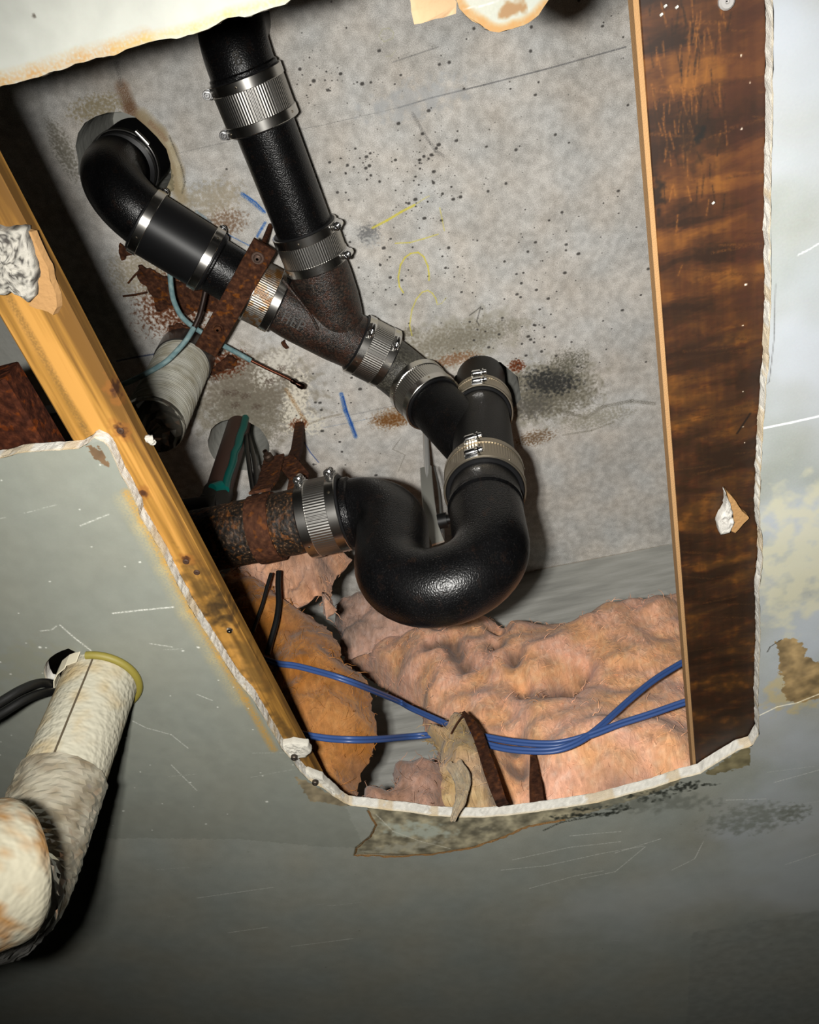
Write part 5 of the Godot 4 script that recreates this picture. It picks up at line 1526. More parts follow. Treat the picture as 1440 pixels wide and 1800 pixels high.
	t = thing("lagged_stub", "ribbed white lagged pipe stub with crumpled foil end beside the batten", "insulated pipe", Vector3(fx.x, 2.9, fx.z))
	g = Geo.new()
	var rows := []
	for k in 260:
		var y := lerpf(SOFFIT, 1.75 + 1.075, k / 259.0)
		rows.append(ring(Vector3(fx.x, y, fx.z), Vector3.RIGHT, Vector3.BACK, 0.046 + 0.0010 * sin(k * 1.45) + 0.001 * na.get_noise_1d(k * 3.0), 40))
	g.grid(rows, true, true)
	part("ribbed_jacket", g, tinted(0.7, 0.3), t, func(p: Vector3, _n: Vector3) -> Color:
		return Color(0.50, 0.49, 0.42).lerp(Color(0.30, 0.27, 0.19), clampf(0.2 + na.get_noise_3dv(p * 300.0), 0.0, 1.0)))
	g = Geo.new()
	crumple(g, Vector3(fx.x, 1.75 + 1.075, fx.z), 0.047, 0.006)
	part("foil_end", g, stdmat(Color(0.50, 0.49, 0.45), 0.28, 0.65), t)
	g = Geo.new()
	lathe(g, Vector3(fx.x, SOFFIT - 0.035, fx.z), Vector3.UP, [Vector2(-0.012, 0.046), Vector2(-0.012, 0.049), Vector2(0.03, 0.049)], 40)
	part("collar", g, stdmat(Color(0.35, 0.34, 0.33), 0.3, 0.7), t)

	# brown pipe with green tape dropping out of the small core hole
	var hp := Vector3(-0.4913, 3.08, -0.6836)
	var low := 1.75 + 1.085
	t = thing("brown_pipe", "thin dark brown pipe with a green tape stripe dropping from the small core hole", "pipe", Vector3(hp.x, low, hp.z))
	g = Geo.new()
	tube(g, [Vector3(hp.x, SOFFIT + 0.12, hp.z), Vector3(hp.x, low - 0.01, hp.z)], 0.0215, 28)
	part("pipe", g, stdmat(Color(0.24, 0.16, 0.13), 0.55), t)
	g = Geo.new()
	tube(g, [Vector3(hp.x - 0.014, low - 0.012, hp.z), Vector3(hp.x, low - 0.015, hp.z), Vector3(hp.x, low + 0.028, hp.z)], 0.0245, 24)
	tube(g, [Vector3(hp.x + 0.01, low - 0.022, hp.z), Vector3(hp.x - 0.16, low - 0.03, hp.z + 0.02)], 0.024, 24)
	part("elbow", g, stdmat(Color(0.13, 0.12, 0.10), 0.5), t)
	g = Geo.new()
	var tp := []
	for k in 14:
		tp.append(Vector3(hp.x + 0.0185 + 0.0012 * sin(k * 2.1), lerpf(SOFFIT + 0.05, low + 0.012, k / 13.0), hp.z + 0.012))
	tube(g, tp, 0.0072, 10, true, 0.002)
	tube(g, [Vector3(hp.x + 0.014, low + 0.018, hp.z + 0.016), Vector3(hp.x + 0.004, low + 0.004, hp.z + 0.022)], 0.010, 12, true, 0.002)
	part("green_tape", g, stdmat(Color(0.0, 0.34, 0.31), 0.4), t, null, null, "bright teal green tape")
	for k in 2:
		g = Geo.new()
		var q: Vector3 = [Vector3(-0.4807, 3.08, -0.6915), Vector3(-0.4783, 3.08, -0.6998)][k]
		tube(g, smooth([q + Vector3(0, 0.1, 0), q, Vector3(-0.4324, 2.8923, -0.66) + Vector3(0.010 * k, 0, 0), Vector3(-0.4018, 2.7751, -0.65) + Vector3(0.004 * k, 0, 0)], 8), 0.0042, 10)
		single("black_cable", ["left of two thin black cables beside the green taped pipe", "right of two thin black cables beside the green taped pipe"][k], "cable", g, M.cable_black, null, null, "black cables from the core hole")


func crumple(g: Geo, c: Vector3, r: float, amp: float) -> void:
	var pts := []
	for i in 8:
		var row := PackedVector3Array()
		for j in 22:
			var t := TAU * j / 22
			var rr: float = r * [1.02, 1.0, 0.92, 0.78, 0.6, 0.4, 0.2, 0.01][i]
			var y := c.y + 0.010 - 0.0055 * i + rng.randf_range(-amp, amp) * (0.3 if i == 0 else 1.0)
			row.append(Vector3(c.x + cos(t) * rr, y, c.z + sin(t) * rr))
		pts.append(row)
	for i in 7:
		for j in 22:
			var k := (j + 1) % 22
			g.tri(pts[i][j], pts[i][k], pts[i + 1][k], Vector3.DOWN)
			g.tri(pts[i][j], pts[i + 1][k], pts[i + 1][j], Vector3.DOWN)


# ---------------------------------------------------------------- insulation
# a torn batt: outline in (x, y) on the plane z = a + b * (y - 1.75), swelling towards the room
func batt(g: Geo, outline: PackedVector2Array, a: float, b: float, thick: float, edge: float, amp: float, freq: float, cell: float, pits := PackedVector2Array()) -> void:
	var lo := outline[0]
	var hi := outline[0]
	for p in outline:
		lo = lo.min(p)
		hi = hi.max(p)
	lo -= Vector2.ONE * cell * 1.5
	var nx := int((hi.x - lo.x) / cell) + 3
	var ny := int((hi.y - lo.y) / cell) + 3
	var ins := PackedByteArray()
	ins.resize(nx * ny)
	var pos := PackedVector2Array()
	pos.resize(nx * ny)
	var dist := PackedFloat32Array()
	dist.resize(nx * ny)
	for j in ny:
		for i in nx:
			var p := lo + Vector2(i, j) * cell
			pos[j * nx + i] = p
			if Geometry2D.is_point_in_polygon(p, outline):
				ins[j * nx + i] = 1
	for j in ny:
		for i in nx:
			var near := ins[j * nx + i] == 1
			if not near:
				for q in [[-1, 0], [1, 0], [0, -1], [0, 1], [-1, -1], [1, 1], [-1, 1], [1, -1]]:
					var x: int = i + q[0]
					var y: int = j + q[1]
					if x >= 0 and y >= 0 and x < nx and y < ny and ins[y * nx + x] == 1:
						near = true
						break
			if not near:
				continue
			var p := pos[j * nx + i]
			var best := 1e9
			var at := p
			for k in outline.size():
				var c := Geometry2D.get_closest_point_to_segment(p, outline[k], outline[(k + 1) % outline.size()])
				var dd := c.distance_squared_to(p)
				if dd < best:
					best = dd
					at = c
			if ins[j * nx + i] == 1:
				dist[j * nx + i] = sqrt(best)
			else:
				pos[j * nx + i] = at + Vector2(nb.get_noise_2d(at.x * 900.0, at.y * 900.0), nb.get_noise_2d(at.x * 900.0 + 50.0, at.y * 900.0)) * 0.005
	for face in [1.0, -1.0]:
		var base := g.v.size()
		for k in nx * ny:
			var p := pos[k]
			var s := 1.0 - exp(-dist[k] / edge)
			var z: float = a + b * (p.y - 1.75) + face * thick * s * (1.0 if face > 0.0 else 0.5)
			if face > 0.0:
				var w := minf(1.0, dist[k] / edge * 1.5)
				var fold := 1.0 - absf(na.get_noise_3d(p.x * freq * 10.0, p.y * freq * 10.0, a * 100.0)) * 2.4
				for q in pits:
					var dq := (q - p) * Vector2(1.0, 0.7)
					z -= 0.03 * exp(-dq.length_squared() / 0.00022)
				z += w * amp * (fold * 0.7 + 0.8 * nb.get_noise_2d(p.x * freq * 34.0, p.y * freq * 34.0) + 0.5 * nb.get_noise_2d(p.x * freq * 110.0, p.y * freq * 110.0))
			g.v.append(Vector3(p.x, p.y, z))
			g.n.append(Vector3.ZERO)
			g.uv.append(Vector2.ZERO)
		for j in ny - 1:
			for i in nx - 1:
				var k := j * nx + i
				if ins[k] + ins[k + 1] + ins[k + nx] + ins[k + nx + 1] == 0:
					continue
				for tr in [[k, k + 1, k + nx + 1], [k, k + nx + 1, k + nx]]:
					var va: int = base + tr[0]
					var vb: int = base + tr[1]
					var vc: int = base + tr[2]
					var nn: Vector3 = (g.v[vb] - g.v[va]).cross(g.v[vc] - g.v[va]) * face
					g.n[va] += nn
					g.n[vb] += nn
					g.n[vc] += nn
					if face > 0.0:
						g.ix.append_array(PackedInt32Array([va, vc, vb]))
					else:
						g.ix.append_array(PackedInt32Array([va, vb, vc]))
	for k in g.n.size():
		g.n[k] = g.n[k].normalized() if g.n[k].length_squared() > 0.0 else Vector3.BACK


# loose hairs of glass standing off a batt
func fibres(o: MeshInstance3D, g: Geo, count: int, tint: Callable) -> void:
	var h := Geo.new()
	var tris := g.ix.size() / 3
	for k in count:
		var i := g.ix[3 * rng.randi_range(0, tris - 1)]
		var p := g.v[i]
		var nn := g.n[i]
		if nn.z < -0.2:
			continue
		var side := nn.cross(Vector3(rng.randfn(), rng.randfn(), rng.randfn())).normalized()
		var len_ := rng.randf_range(0.006, 0.022)
		var pts := [p - nn * 0.002, p + nn * 0.0025 + side * len_ * 0.35, p + nn * rng.randf_range(0.002, 0.007) + side * len_ * 0.7 + Vector3(0, -0.001, 0), p + nn * rng.randf_range(0.0, 0.008) + side * len_]
		tube(h, pts, [0.0006, 0.0005, 0.0004, 0.0002], 3, false)
	var f := part("loose_fibres", h, M.hair, o, tint)
	f.set_meta("kind", "stuff")


func fluff_mat() -> StandardMaterial3D:
	var f := FastNoiseLite.new()
	f.seed = 77
	f.frequency = 0.016
	f.fractal_octaves = 5
	f.domain_warp_enabled = true
	f.domain_warp_amplitude = 90.0
	f.domain_warp_frequency = 0.008
	f.fractal_type = FastNoiseLite.FRACTAL_RIDGED
	var im := f.get_image(1024, 512)
	im.resize(1024, 1024, Image.INTERPOLATE_CUBIC)
	var d := im.get_data()
	for i in d.size():
		d[i] = clampi(int(165 + d[i] * 0.36), 0, 255)
	var tex := ImageTexture.create_from_image(Image.create_from_data(1024, 1024, false, Image.FORMAT_L8, d))
	var m := tinted(1.0, 0.1)
	m.albedo_texture = tex
	m = with_bump(m, tex, 0.6, 4.2)
	m.rim_enabled = true
	m.rim = 0.35
	m.rim_tint = 0.7
	return m


func wool(pink: Color, orange: Color, dirt_shade: Color, dirty: float, top_dirt_low_shade: float, pits := PackedVector2Array()) -> Callable:
	return func(p: Vector3, n: Vector3) -> Color:
		var k := na.get_noise_3dv(p * 130.0)
		var f := nb.get_noise_3dv(p * 900.0)
		var c := pink.lerp(orange, clampf(0.5 + 1.3 * k, 0.0, 1.0))
		c = c.lerp(Color(minf(c.r * 1.2, 1.0), c.g * 1.45, c.b * 1.7), clampf(f * 0.9, 0.0, 0.5))
		var q := dirty + 1.1 * nc.get_noise_3dv(p * 7.0) + top_dirt_low_shade * (1.5 * clampf((p.y - 2.74) * 6.0, 0.0, 1.0) + 0.8 * clampf((2.50 - p.y) * 5.0, 0.0, 1.0))  # dirt at the top; low down, brown dirt and shade put into the colour
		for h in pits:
			q += 1.2 * exp(-(h - Vector2(p.x, p.y)).length_squared() / 0.00020)  # pits darkened in the colour, like shade in the hollows
		return c.lerp(dirt_shade, clampf(q, 0.0, 0.85))


func insulation() -> void:
	var m := fluff_mat()
	var pink := Color(0.93, 0.50, 0.34)
	var orange := Color(0.92, 0.47, 0.23)
	var dirt_shade := Color(0.20, 0.13, 0.095)
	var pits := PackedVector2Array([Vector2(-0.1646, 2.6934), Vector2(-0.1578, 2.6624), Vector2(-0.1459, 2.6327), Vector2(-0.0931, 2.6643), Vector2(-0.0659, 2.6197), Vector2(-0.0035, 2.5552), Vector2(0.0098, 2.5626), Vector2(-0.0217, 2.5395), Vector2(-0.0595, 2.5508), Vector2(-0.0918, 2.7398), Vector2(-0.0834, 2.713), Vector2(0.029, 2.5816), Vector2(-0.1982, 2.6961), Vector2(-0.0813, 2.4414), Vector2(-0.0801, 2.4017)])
	var g := Geo.new()
	batt(g, PackedVector2Array([Vector2(-0.2479, 2.8375), Vector2(-0.2297, 2.8474), Vector2(-0.2043, 2.8426), Vector2(-0.1771, 2.8371), Vector2(-0.1448, 2.8338), Vector2(-0.1253, 2.8432), Vector2(-0.1043, 2.8315), Vector2(-0.0902, 2.8145), Vector2(-0.073, 2.7889), Vector2(-0.0428, 2.7822), Vector2(-0.0089, 2.7666), Vector2(0.0268, 2.7731), Vector2(0.0562, 2.7703), Vector2(0.0866, 2.7748), Vector2(0.1254, 2.7723), Vector2(0.1647, 2.7734), Vector2(0.2071, 2.7693), Vector2(0.2671, 2.7623), Vector2(0.2313, 2.5543), Vector2(0.1638, 2.3139), Vector2(0.038, 2.3213), Vector2(-0.059, 2.325), Vector2(-0.1302, 2.3315), Vector2(-0.1742, 2.3496), Vector2(-0.1937, 2.3835), Vector2(-0.1987, 2.4272), Vector2(-0.2084, 2.4755), Vector2(-0.1968, 2.5161), Vector2(-0.22, 2.555), Vector2(-0.2293, 2.5996), Vector2(-0.2493, 2.6228), Vector2(-0.2722, 2.6491), Vector2(-0.2951, 2.6876), Vector2(-0.3279, 2.7293), Vector2(-0.3614, 2.7716), Vector2(-0.3887, 2.8043), Vector2(-0.3719, 2.8277), Vector2(-0.3079, 2.83), Vector2(-0.2698, 2.837)]), -0.7743, -0.278, 0.065, 0.035, 0.034, 0.95, 0.0042, pits)
	fibres(single("insulation_batt", "large pink glass wool batt filling the lower right of the hole", "insulation", g, m, wool(pink, orange, dirt_shade, -0.30, 0.5, pits), null, "glass wool insulation"), g, 900, wool(pink, orange, dirt_shade, -0.30, 0.5, pits))
	g = Geo.new()
	batt(g, PackedVector2Array([Vector2(-0.4846, 2.6812), Vector2(-0.4591, 2.7156), Vector2(-0.4302, 2.6971), Vector2(-0.3973, 2.672), Vector2(-0.3653, 2.6318), Vector2(-0.3348, 2.607), Vector2(-0.3095, 2.5839), Vector2(-0.2909, 2.554), Vector2(-0.2884, 2.5282), Vector2(-0.2588, 2.5021), Vector2(-0.2504, 2.4806), Vector2(-0.2472, 2.453), Vector2(-0.2443, 2.4225), Vector2(-0.2526, 2.395), Vector2(-0.2706, 2.3754), Vector2(-0.2742, 2.3601), Vector2(-0.2672, 2.3225), Vector2(-0.3247, 2.3242), Vector2(-0.3844, 2.3665), Vector2(-0.4536, 2.489)]), -1.01, 0.286, 0.055, 0.03, 0.024, 1.3, 0.0048)
	fibres(single("insulation_batt", "orange glass wool batt stuffed beside the pine batten", "insulation", g, m, wool(Color(0.46, 0.20, 0.065), Color(0.38, 0.145, 0.03), dirt_shade, -0.15, 0.3), null, "glass wool insulation"), g, 500, wool(Color(0.46, 0.20, 0.065), Color(0.38, 0.145, 0.03), dirt_shade, -0.15, 0.3))
	g = Geo.new()
	batt(g, PackedVector2Array([Vector2(-0.4736, 2.7462), Vector2(-0.4553, 2.7735), Vector2(-0.4254, 2.7713), Vector2(-0.4009, 2.7537), Vector2(-0.3971, 2.7765), Vector2(-0.3674, 2.7723), Vector2(-0.338, 2.7682), Vector2(-0.3073, 2.7497), Vector2(-0.278, 2.717), Vector2(-0.2849, 2.6953), Vector2(-0.2977, 2.681), Vector2(-0.3009, 2.6546), Vector2(-0.3001, 2.6251), Vector2(-0.2871, 2.5861), Vector2(-0.3, 2.5754), Vector2(-0.3089, 2.5999), Vector2(-0.3108, 2.6286), Vector2(-0.3227, 2.6398), Vector2(-0.3318, 2.6241), Vector2(-0.3517, 2.6136), Vector2(-0.3814, 2.6345), Vector2(-0.4135, 2.6626), Vector2(-0.4465, 2.6888)]), -0.62, -0.15, 0.042, 0.018, 0.034, 2.6, 0.0036)
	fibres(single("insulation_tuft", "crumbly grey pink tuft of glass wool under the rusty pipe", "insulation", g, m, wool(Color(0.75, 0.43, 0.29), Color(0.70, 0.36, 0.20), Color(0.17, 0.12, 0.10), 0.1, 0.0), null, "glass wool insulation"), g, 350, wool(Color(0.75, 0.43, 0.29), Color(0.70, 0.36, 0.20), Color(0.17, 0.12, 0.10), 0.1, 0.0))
	g = Geo.new()
	batt(g, PackedVector2Array([Vector2(-0.3968, 2.8678), Vector2(-0.3746, 2.8894), Vector2(-0.342, 2.9019), Vector2(-0.3081, 2.9022), Vector2(-0.2726, 2.8704), Vector2(-0.2386, 2.84), Vector2(-0.2217, 2.8051), Vector2(-0.242, 2.7869), Vector2(-0.2615, 2.762), Vector2(-0.2969, 2.7527), Vector2(-0.3274, 2.7487), Vector2(-0.3576, 2.7412), Vector2(-0.3758, 2.7716), Vector2(-0.377, 2.8154)]), -0.80, -0.2, 0.042, 0.02, 0.026, 1.8, 0.0042)
	fibres(single("insulation_tuft", "pale dusty wisp of glass wool below the left of the trap", "insulation", g, m, wool(Color(0.80, 0.50, 0.38), Color(0.72, 0.44, 0.33), Color(0.27, 0.21, 0.17), 0.15, 0.0), null, "glass wool insulation"), g, 250, wool(Color(0.80, 0.50, 0.38), Color(0.72, 0.44, 0.33), Color(0.27, 0.21, 0.17), 0.15, 0.0))
	g = Geo.new()
	batt(g, PackedVector2Array([Vector2(-0.1924, 2.4383), Vector2(-0.179, 2.4499), Vector2(-0.1638, 2.4418), Vector2(-0.1515, 2.4586), Vector2(-0.136, 2.4592), Vector2(-0.1233, 2.4409), Vector2(-0.1188, 2.4183), Vector2(-0.1114, 2.3986), Vector2(-0.1064, 2.3713), Vector2(-0.1057, 2.3459), Vector2(-0.1027, 2.3173), Vector2(-0.1061, 2.2949), Vector2(-0.1319, 2.2917), Vector2(-0.1655, 2.2959), Vector2(-0.1961, 2.3181), Vector2(-0.1979, 2.3465), Vector2(-0.1904, 2.366), Vector2(-0.1767, 2.3893), Vector2(-0.1724, 2.4109)]), -0.83, -0.05, 0.035, 0.015, 0.018, 1.6, 0.0036)
	fibres(single("insulation_tuft", "dirty brown yellow wad of glass wool hanging at the bottom edge", "insulation", g, m, wool(Color(0.52, 0.34, 0.20), Color(0.46, 0.31, 0.13), Color(0.17, 0.125, 0.09), 0.05, 0.0), null, "glass wool insulation"), g, 260, wool(Color(0.52, 0.34, 0.20), Color(0.46, 0.31, 0.13), Color(0.17, 0.125, 0.09), 0.05, 0.0))
	g = Geo.new()
	batt(g, PackedVector2Array([Vector2(-0.2279, 2.3672), Vector2(-0.2171, 2.3789), Vector2(-0.1989, 2.3779), Vector2(-0.183, 2.379), Vector2(-0.1667, 2.3698), Vector2(-0.1606, 2.3394), Vector2(-0.1656, 2.2935), Vector2(-0.2194, 2.2878), Vector2(-0.261, 2.3025), Vector2(-0.263, 2.3422), Vector2(-0.2453, 2.3455), Vector2(-0.2272, 2.3373), Vector2(-0.2203, 2.3466)]), -0.80, -0.05, 0.03, 0.014, 0.015, 2.0, 0.0036)
	fibres(single("insulation_tuft", "small dull pink wad of glass wool in the bottom corner of the hole", "insulation", g, m, wool(Color(0.38, 0.22, 0.16), Color(0.30, 0.17, 0.11), Color(0.13, 0.09, 0.07), 0.1, 0.0), null, "glass wool insulation"), g, 120, wool(Color(0.38, 0.22, 0.16), Color(0.30, 0.17, 0.11), Color(0.13, 0.09, 0.07), 0.1, 0.0))
	# wisp hanging over the edge of the plasterboard
	g = Geo.new()
	for k in 22:
		var o := Vector3(rng.randf_range(-0.008, 0.008), rng.randf_range(-0.004, 0.004), rng.randf_range(-0.003, 0.003))
		tube(g, smooth([Vector3(-0.1435, 2.3434, -0.8) + o, Vector3(-0.1336, 2.3136, -0.793) + o, Vector3(-0.1359, 2.288, -0.787) + o * 0.6, Vector3(-0.1416, 2.2716, -0.782) + o * 0.5, Vector3(-0.1454, 2.2587, -0.779) + o * 0.4], 4), [0.0026, 0.0026, 0.0026, 0.0026, 0.0026, 0.0026, 0.0026, 0.0025, 0.0024, 0.0023, 0.0022, 0.002, 0.0018, 0.0016, 0.0013, 0.001, 0.0005], 6, true, 0.002)
	single("insulation_wisp", "thin hanging wisp of glass wool drooping over the plasterboard edge", "insulation", g, m, wool(Color(0.50, 0.38, 0.25), Color(0.40, 0.30, 0.18), dirt_shade, -0.1, 0.0))

	# twin blue cables in front of the wool
	var runs := [[[Vector3(-0.3948, 2.5104, -0.7225), Vector3(-0.3585, 2.4906, -0.7282), Vector3(-0.3311, 2.4815, -0.7308), Vector3(-0.3004, 2.4679, -0.7347), Vector3(-0.2705, 2.4532, -0.7389)] + [Vector3(-0.25, 2.4611, -0.77)] + [Vector3(-0.2322, 2.5191, -0.8738), Vector3(-0.2145, 2.4997, -0.8684), Vector3(-0.181, 2.4678, -0.8595), Vector3(-0.1495, 2.4379, -0.8512), Vector3(-0.1272, 2.4115, -0.8439), Vector3(-0.1059, 2.393, -0.8387), Vector3(-0.0782, 2.3776, -0.8345), Vector3(-0.0443, 2.3661, -0.8313), Vector3(-0.0205, 2.3643, -0.8308), Vector3(0.0045, 2.3726, -0.8331), Vector3(0.0276, 2.3891, -0.8377), Vector3(0.0524, 2.4124, -0.8442), Vector3(0.0783, 2.4367, -0.8509), Vector3(0.1132, 2.4658, -0.859), Vector3(0.152, 2.4902, -0.8658), Vector3(0.1903, 2.5091, -0.871)], "blue cable pair that rises steeply to the dark plank"], [[Vector3(-0.3451, 2.3992, -0.7543), Vector3(-0.3157, 2.3886, -0.7574), Vector3(-0.2869, 2.3797, -0.7599), Vector3(-0.2586, 2.3736, -0.7616)] + [Vector3(-0.2351, 2.391, -0.79)] + [Vector3(-0.2067, 2.4353, -0.8505), Vector3(-0.1646, 2.429, -0.8488), Vector3(-0.1271, 2.4182, -0.8458), Vector3(-0.1054, 2.4071, -0.8427), Vector3(-0.0773, 2.3923, -0.8385), Vector3(-0.043, 2.3793, -0.835), Vector3(-0.0158, 2.3746, -0.8336), Vector3(0.0193, 2.3805, -0.8353), Vector3(0.0555, 2.3915, -0.8383), Vector3(0.0914, 2.3995, -0.8406), Vector3(0.1315, 2.4099, -0.8434), Vector3(0.1717, 2.4192, -0.846)], "blue cable pair that runs lower and flatter to the dark plank"]]
	for r in runs:
		var t := thing("blue_cable", r[1], "cable", r[0][8], "blue cables across the insulation")
		for k in 2:
			g = Geo.new()
			var pts := []
			for p in r[0]:
				pts.append(p + Vector3(0, 0.0021 * (1 if k else -1), 0.0012 * k))
			tube(g, smooth(pts, 5), 0.0023, 10)
			part("strand", g, M.cable_blue, t)
	# black wires at the left
	for r in [[[Vector3(-0.3501, 2.6097, -0.6741), Vector3(-0.3504, 2.5874, -0.6805), Vector3(-0.349, 2.5609, -0.6881), Vector3(-0.3516, 2.5361, -0.6952), Vector3(-0.3573, 2.5126, -0.7019), Vector3(-0.3628, 2.4897, -0.7085)], "thick black wire hanging in front of the orange batt"], [[Vector3(-0.3609, 2.6094, -0.6742), Vector3(-0.3661, 2.5908, -0.6795), Vector3(-0.3718, 2.5657, -0.6867), Vector3(-0.3768, 2.5497, -0.6913), Vector3(-0.3839, 2.5261, -0.698)], "thin black wire beside the pine batten"]]:
		g = Geo.new()
		tube(g, smooth(r[0], 5), 0.004 if r[1].begins_with("thick") else 0.0026, 10)
		single("black_wire", r[1], "wire", g, M.cable_black, null, null, "black wires by the orange batt")
	# rusty straps left hanging
	var t2 := thing("rusty_strap", "bent rusty metal strap with a peaked top in front of the wool", "metal strap", Vector3(-0.1144, 2.3497, -0.7199))
	g = Geo.new()
	bar(g, [Vector3(-0.1479, 2.403, -0.8156), Vector3(-0.1412, 2.4181, -0.8186), Vector3(-0.1306, 2.4347, -0.8219)], Vector3(0.6, 0.6, 0.4), 0.006, 0.002, 0.0003)
	part("thin_leg", g, M.rust, t2, dark_rust)
	g = Geo.new()
	bar(g, [Vector3(-0.1321, 2.4372, -0.8224), Vector3(-0.123, 2.4157, -0.8181), Vector3(-0.1139, 2.3878, -0.8126), Vector3(-0.1083, 2.3573, -0.8065), Vector3(-0.1029, 2.3284, -0.8007), Vector3(-0.0968, 2.2968, -0.7944), Vector3(-0.0928, 2.2778, -0.7906)] + [Vector3(-0.0961, 2.3138, -0.85), Vector3(Vector3(-0.085, 2.2485, -0.7516).x, BOARD + 0.0015, -0.87)], Vector3.RIGHT, 0.014, 0.003, 0.0005, [0.3, 0.8, 1.0, 1.0, 1.1, 1.0, 0.9, 0.9, 0.9])
	part("broad_leg", g, M.rust, t2, dark_rust)
	g = Geo.new()
	bar(g, [Vector3(-0.0558, 2.3848, -0.862), Vector3(-0.056, 2.3683, -0.8587), Vector3(-0.0572, 2.3497, -0.8549), Vector3(-0.0572, 2.336, -0.8522), Vector3(-0.0584, 2.3115, -0.8473)] + [Vector3(-0.0598, 2.2849, -0.842) * Vector3(1, 0, 1) + Vector3(0, BOARD, 0)], Vector3.RIGHT, 0.014, 0.003, 0.0005, [0.5, 0.7, 0.9, 1.1, 1.2, 1.2])
	single("rusty_strap", "short straight rusty strap standing in front of the pink batt", "metal strap", g, M.rust, dark_rust)


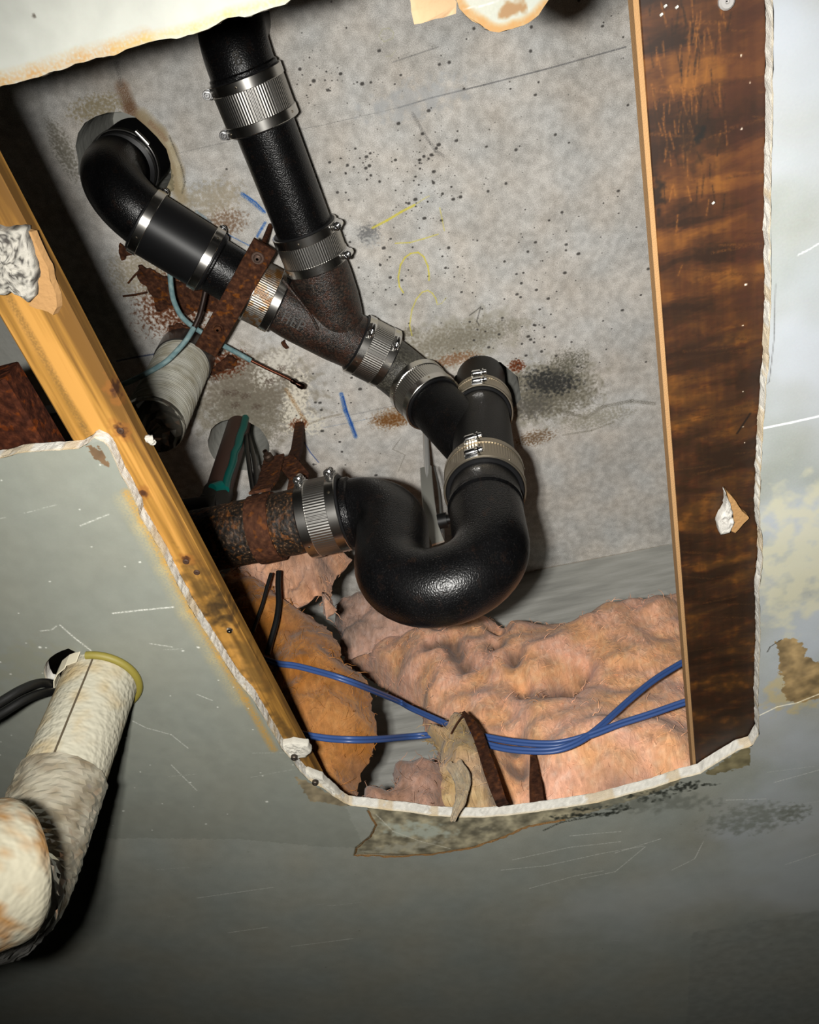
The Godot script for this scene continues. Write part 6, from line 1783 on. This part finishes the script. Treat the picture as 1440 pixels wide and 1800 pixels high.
# ---------------------------------------------------------------- lagged pipe under the ceiling
func lagged_pipe() -> void:
	var top := Vector3(-0.4235, UNDER, -0.4995)
	var r := 0.0345
	var bot := top - Vector3(0, 0.165, 0)
	var t := thing("lagged_pipe", "cream lagged pipe hanging from the ceiling at the lower left, seam down its front", "insulated pipe", bot)
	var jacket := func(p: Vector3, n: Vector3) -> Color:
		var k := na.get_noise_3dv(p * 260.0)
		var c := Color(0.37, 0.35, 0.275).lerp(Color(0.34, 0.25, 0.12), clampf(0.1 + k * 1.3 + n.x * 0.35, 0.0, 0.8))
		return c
	var g := Geo.new()
	var rows := []
	for k in 40:
		rows.append(ring(Vector3(top.x, lerpf(top.y + 0.006, bot.y, k / 39.0), top.z), Vector3.RIGHT, Vector3.BACK, r + 0.0006 * na.get_noise_1d(k * 14.0), 56))
	g.grid(rows, true, true)
	var jm := with_bump(tinted(0.75, 0.3), noise_tex(0.05, 2, 256, 61), 0.12, 10.0)
	part("jacket", g, jm, t, jacket)
	# overlapping seam
	g = Geo.new()
	var sd := Vector3(0.30, 0, 0.95).normalized()
	bar(g, [top + sd * r, top.lerp(bot, 0.5) + sd * (r + 0.0004), bot + sd * r], sd.cross(Vector3.UP), 0.0016, 0.0012, 0.0003)
	part("seam", g, stdmat(Color(0.28, 0.24, 0.17), 0.9), t)
	# olive sealing ring at the ceiling
	g = Geo.new()
	var arc := []
	for k in 24:
		var an := lerpf(-1.9, 1.45, k / 23.0)
		arc.append(top + Vector3(cos(an), 0, sin(an)) * (r + 0.0015) - Vector3(0, 0.003, 0))
	tube(g, arc, 0.0038, 10)
	part("sealing_ring", g, stdmat(Color(0.46, 0.42, 0.16), 0.6), t)
	# torn paper tongue over the ring
	g = Geo.new()
	for k in 5:
		var a := 1.75 + k * 0.3
		var dirv := Vector3(cos(a), 0, sin(a))
		bar(g, [top + dirv * (r + 0.004) + Vector3(0, 0.001, 0), top + dirv * (r + 0.0035) - Vector3(0, 0.012 + 0.003 * (k % 2), 0)], dirv.cross(Vector3.UP), 0.012, 0.001, 0.0003)
	part("torn_paper", g, stdmat(Color(0.78, 0.75, 0.66), 0.9), t)
	# taped elbow
	var turn := top - Vector3(0, 0.215, 0)
	var d2 := Vector3(-0.56, -0.56, 0.58).normalized()
	var s2 := Vector3(-0.3525, 2.035, -0.4132)
	var path := bends([bot + Vector3(0, 0.055, 0), turn, s2 + d2 * 0.05], [0.03], 12)
	g = Geo.new()
	var fine := [path[0]]
	for i in path.size() - 1:
		var m := maxi(1, int(ceil((path[i] as Vector3).distance_to(path[i + 1]) / 0.0035)))
		for k in m:
			fine.append((path[i] as Vector3).lerp(path[i + 1], float(k + 1) / m))
	crinkle(g, fine, 0, fine.size(), r + 0.0022, 0.0009, 46)
	var tape := tinted(0.10, 0.8)
	part("clear_tape", g, tape, t, func(p: Vector3, _n: Vector3) -> Color:
		var k := na.get_noise_3dv(p * 500.0)
		return Color(0.29, 0.265, 0.205).lerp(Color(0.17, 0.14, 0.095), clampf(0.4 + k * 1.5, 0.0, 1.0)), null, "glossy clear tape wound round the elbow")
	# crumpled foil round the outside of the bend
	g = Geo.new()
	crinkle(g, fine, int(fine.size() * 0.52), fine.size(), r + 0.005, 0.0026, 34)
	part("foil", g, stdmat(Color(0.82, 0.81, 0.78), 0.18, 0.95), t, null, null, "crumpled silver foil round the elbow")
	# the run that comes towards the viewer
	var t2 := thing("lagged_pipe", "brown-stained lagged pipe cut off by the left edge, below the upright one", "insulated pipe", s2)
	g = Geo.new()
	pathless(g, s2, d2, 0.044, 0.5)
	part("jacket", g, jm, t2, func(p: Vector3, _n: Vector3) -> Color:
		var k := na.get_noise_3dv(p * 320.0) + 0.4 * nb.get_noise_3dv(p * 1200.0)
		return Color(0.27, 0.25, 0.185).lerp(Color(0.20, 0.095, 0.025), clampf(k * 2.4 + 0.1, 0.0, 0.9)))
	# black cables going into the ceiling beside the pipe
	for k in 2:
		g = Geo.new()
		var o := Vector3(0, 0.0035 * k, 0.009 * k)
		tube(g, smooth([Vector3(-0.4903, 2.19, -0.4464) + o, Vector3(-0.4755, 2.215, -0.4563) + o, Vector3(-0.4633, 2.235, -0.4633) + o, Vector3(-0.4601, 2.255, -0.4787) + o, Vector3(-0.469, 2.285, -0.5087) + o * 0.3], 8), 0.0042, 12)
		single("black_cable", ["lower black cable looping from the lagged pipe to the left edge", "upper black cable looping from the lagged pipe to the left edge"][k], "cable", g, M.cable_black, null, null, "black cables beside the lagged pipe")


# flat-facetted crumpled skin round part of a path
func crinkle(g: Geo, path: Array, i0: int, i1: int, r: float, jit: float, n: int) -> void:
	var fr := frames(path)
	var band := []
	for i in range(i0, i1):
		var row := PackedVector3Array()
		for j in n:
			var a := TAU * (j + 0.5 * (i % 2)) / n
			row.append(path[i] + ((fr[i][0] as Vector3) * cos(a) + (fr[i][1] as Vector3) * sin(a)) * (r + rng.randf_range(-jit, jit)))
		band.append(row)
	for i in band.size() - 1:
		for j in n:
			var k := (j + 1) % n
			var o: Vector3 = band[i][j] - path[i + i0]
			g.tri(band[i][j], band[i][k], band[i + 1][k], o)
			g.tri(band[i][j], band[i + 1][k], band[i + 1][j], o)


func pathless(g: Geo, from: Vector3, dir: Vector3, r: float, length: float) -> void:
	var pts := []
	var rad := []
	for k in 5:
		pts.append(from + dir * 0.0035 * k)
		rad.append(r * [0.86, 0.94, 0.98, 0.995, 1.0][k])
	for k in range(1, 13):
		pts.append(from + dir * (0.014 + length * k / 12.0))
		rad.append(r + 0.0006 * na.get_noise_1d(k * 30.0))
	tube(g, pts, rad, 48)
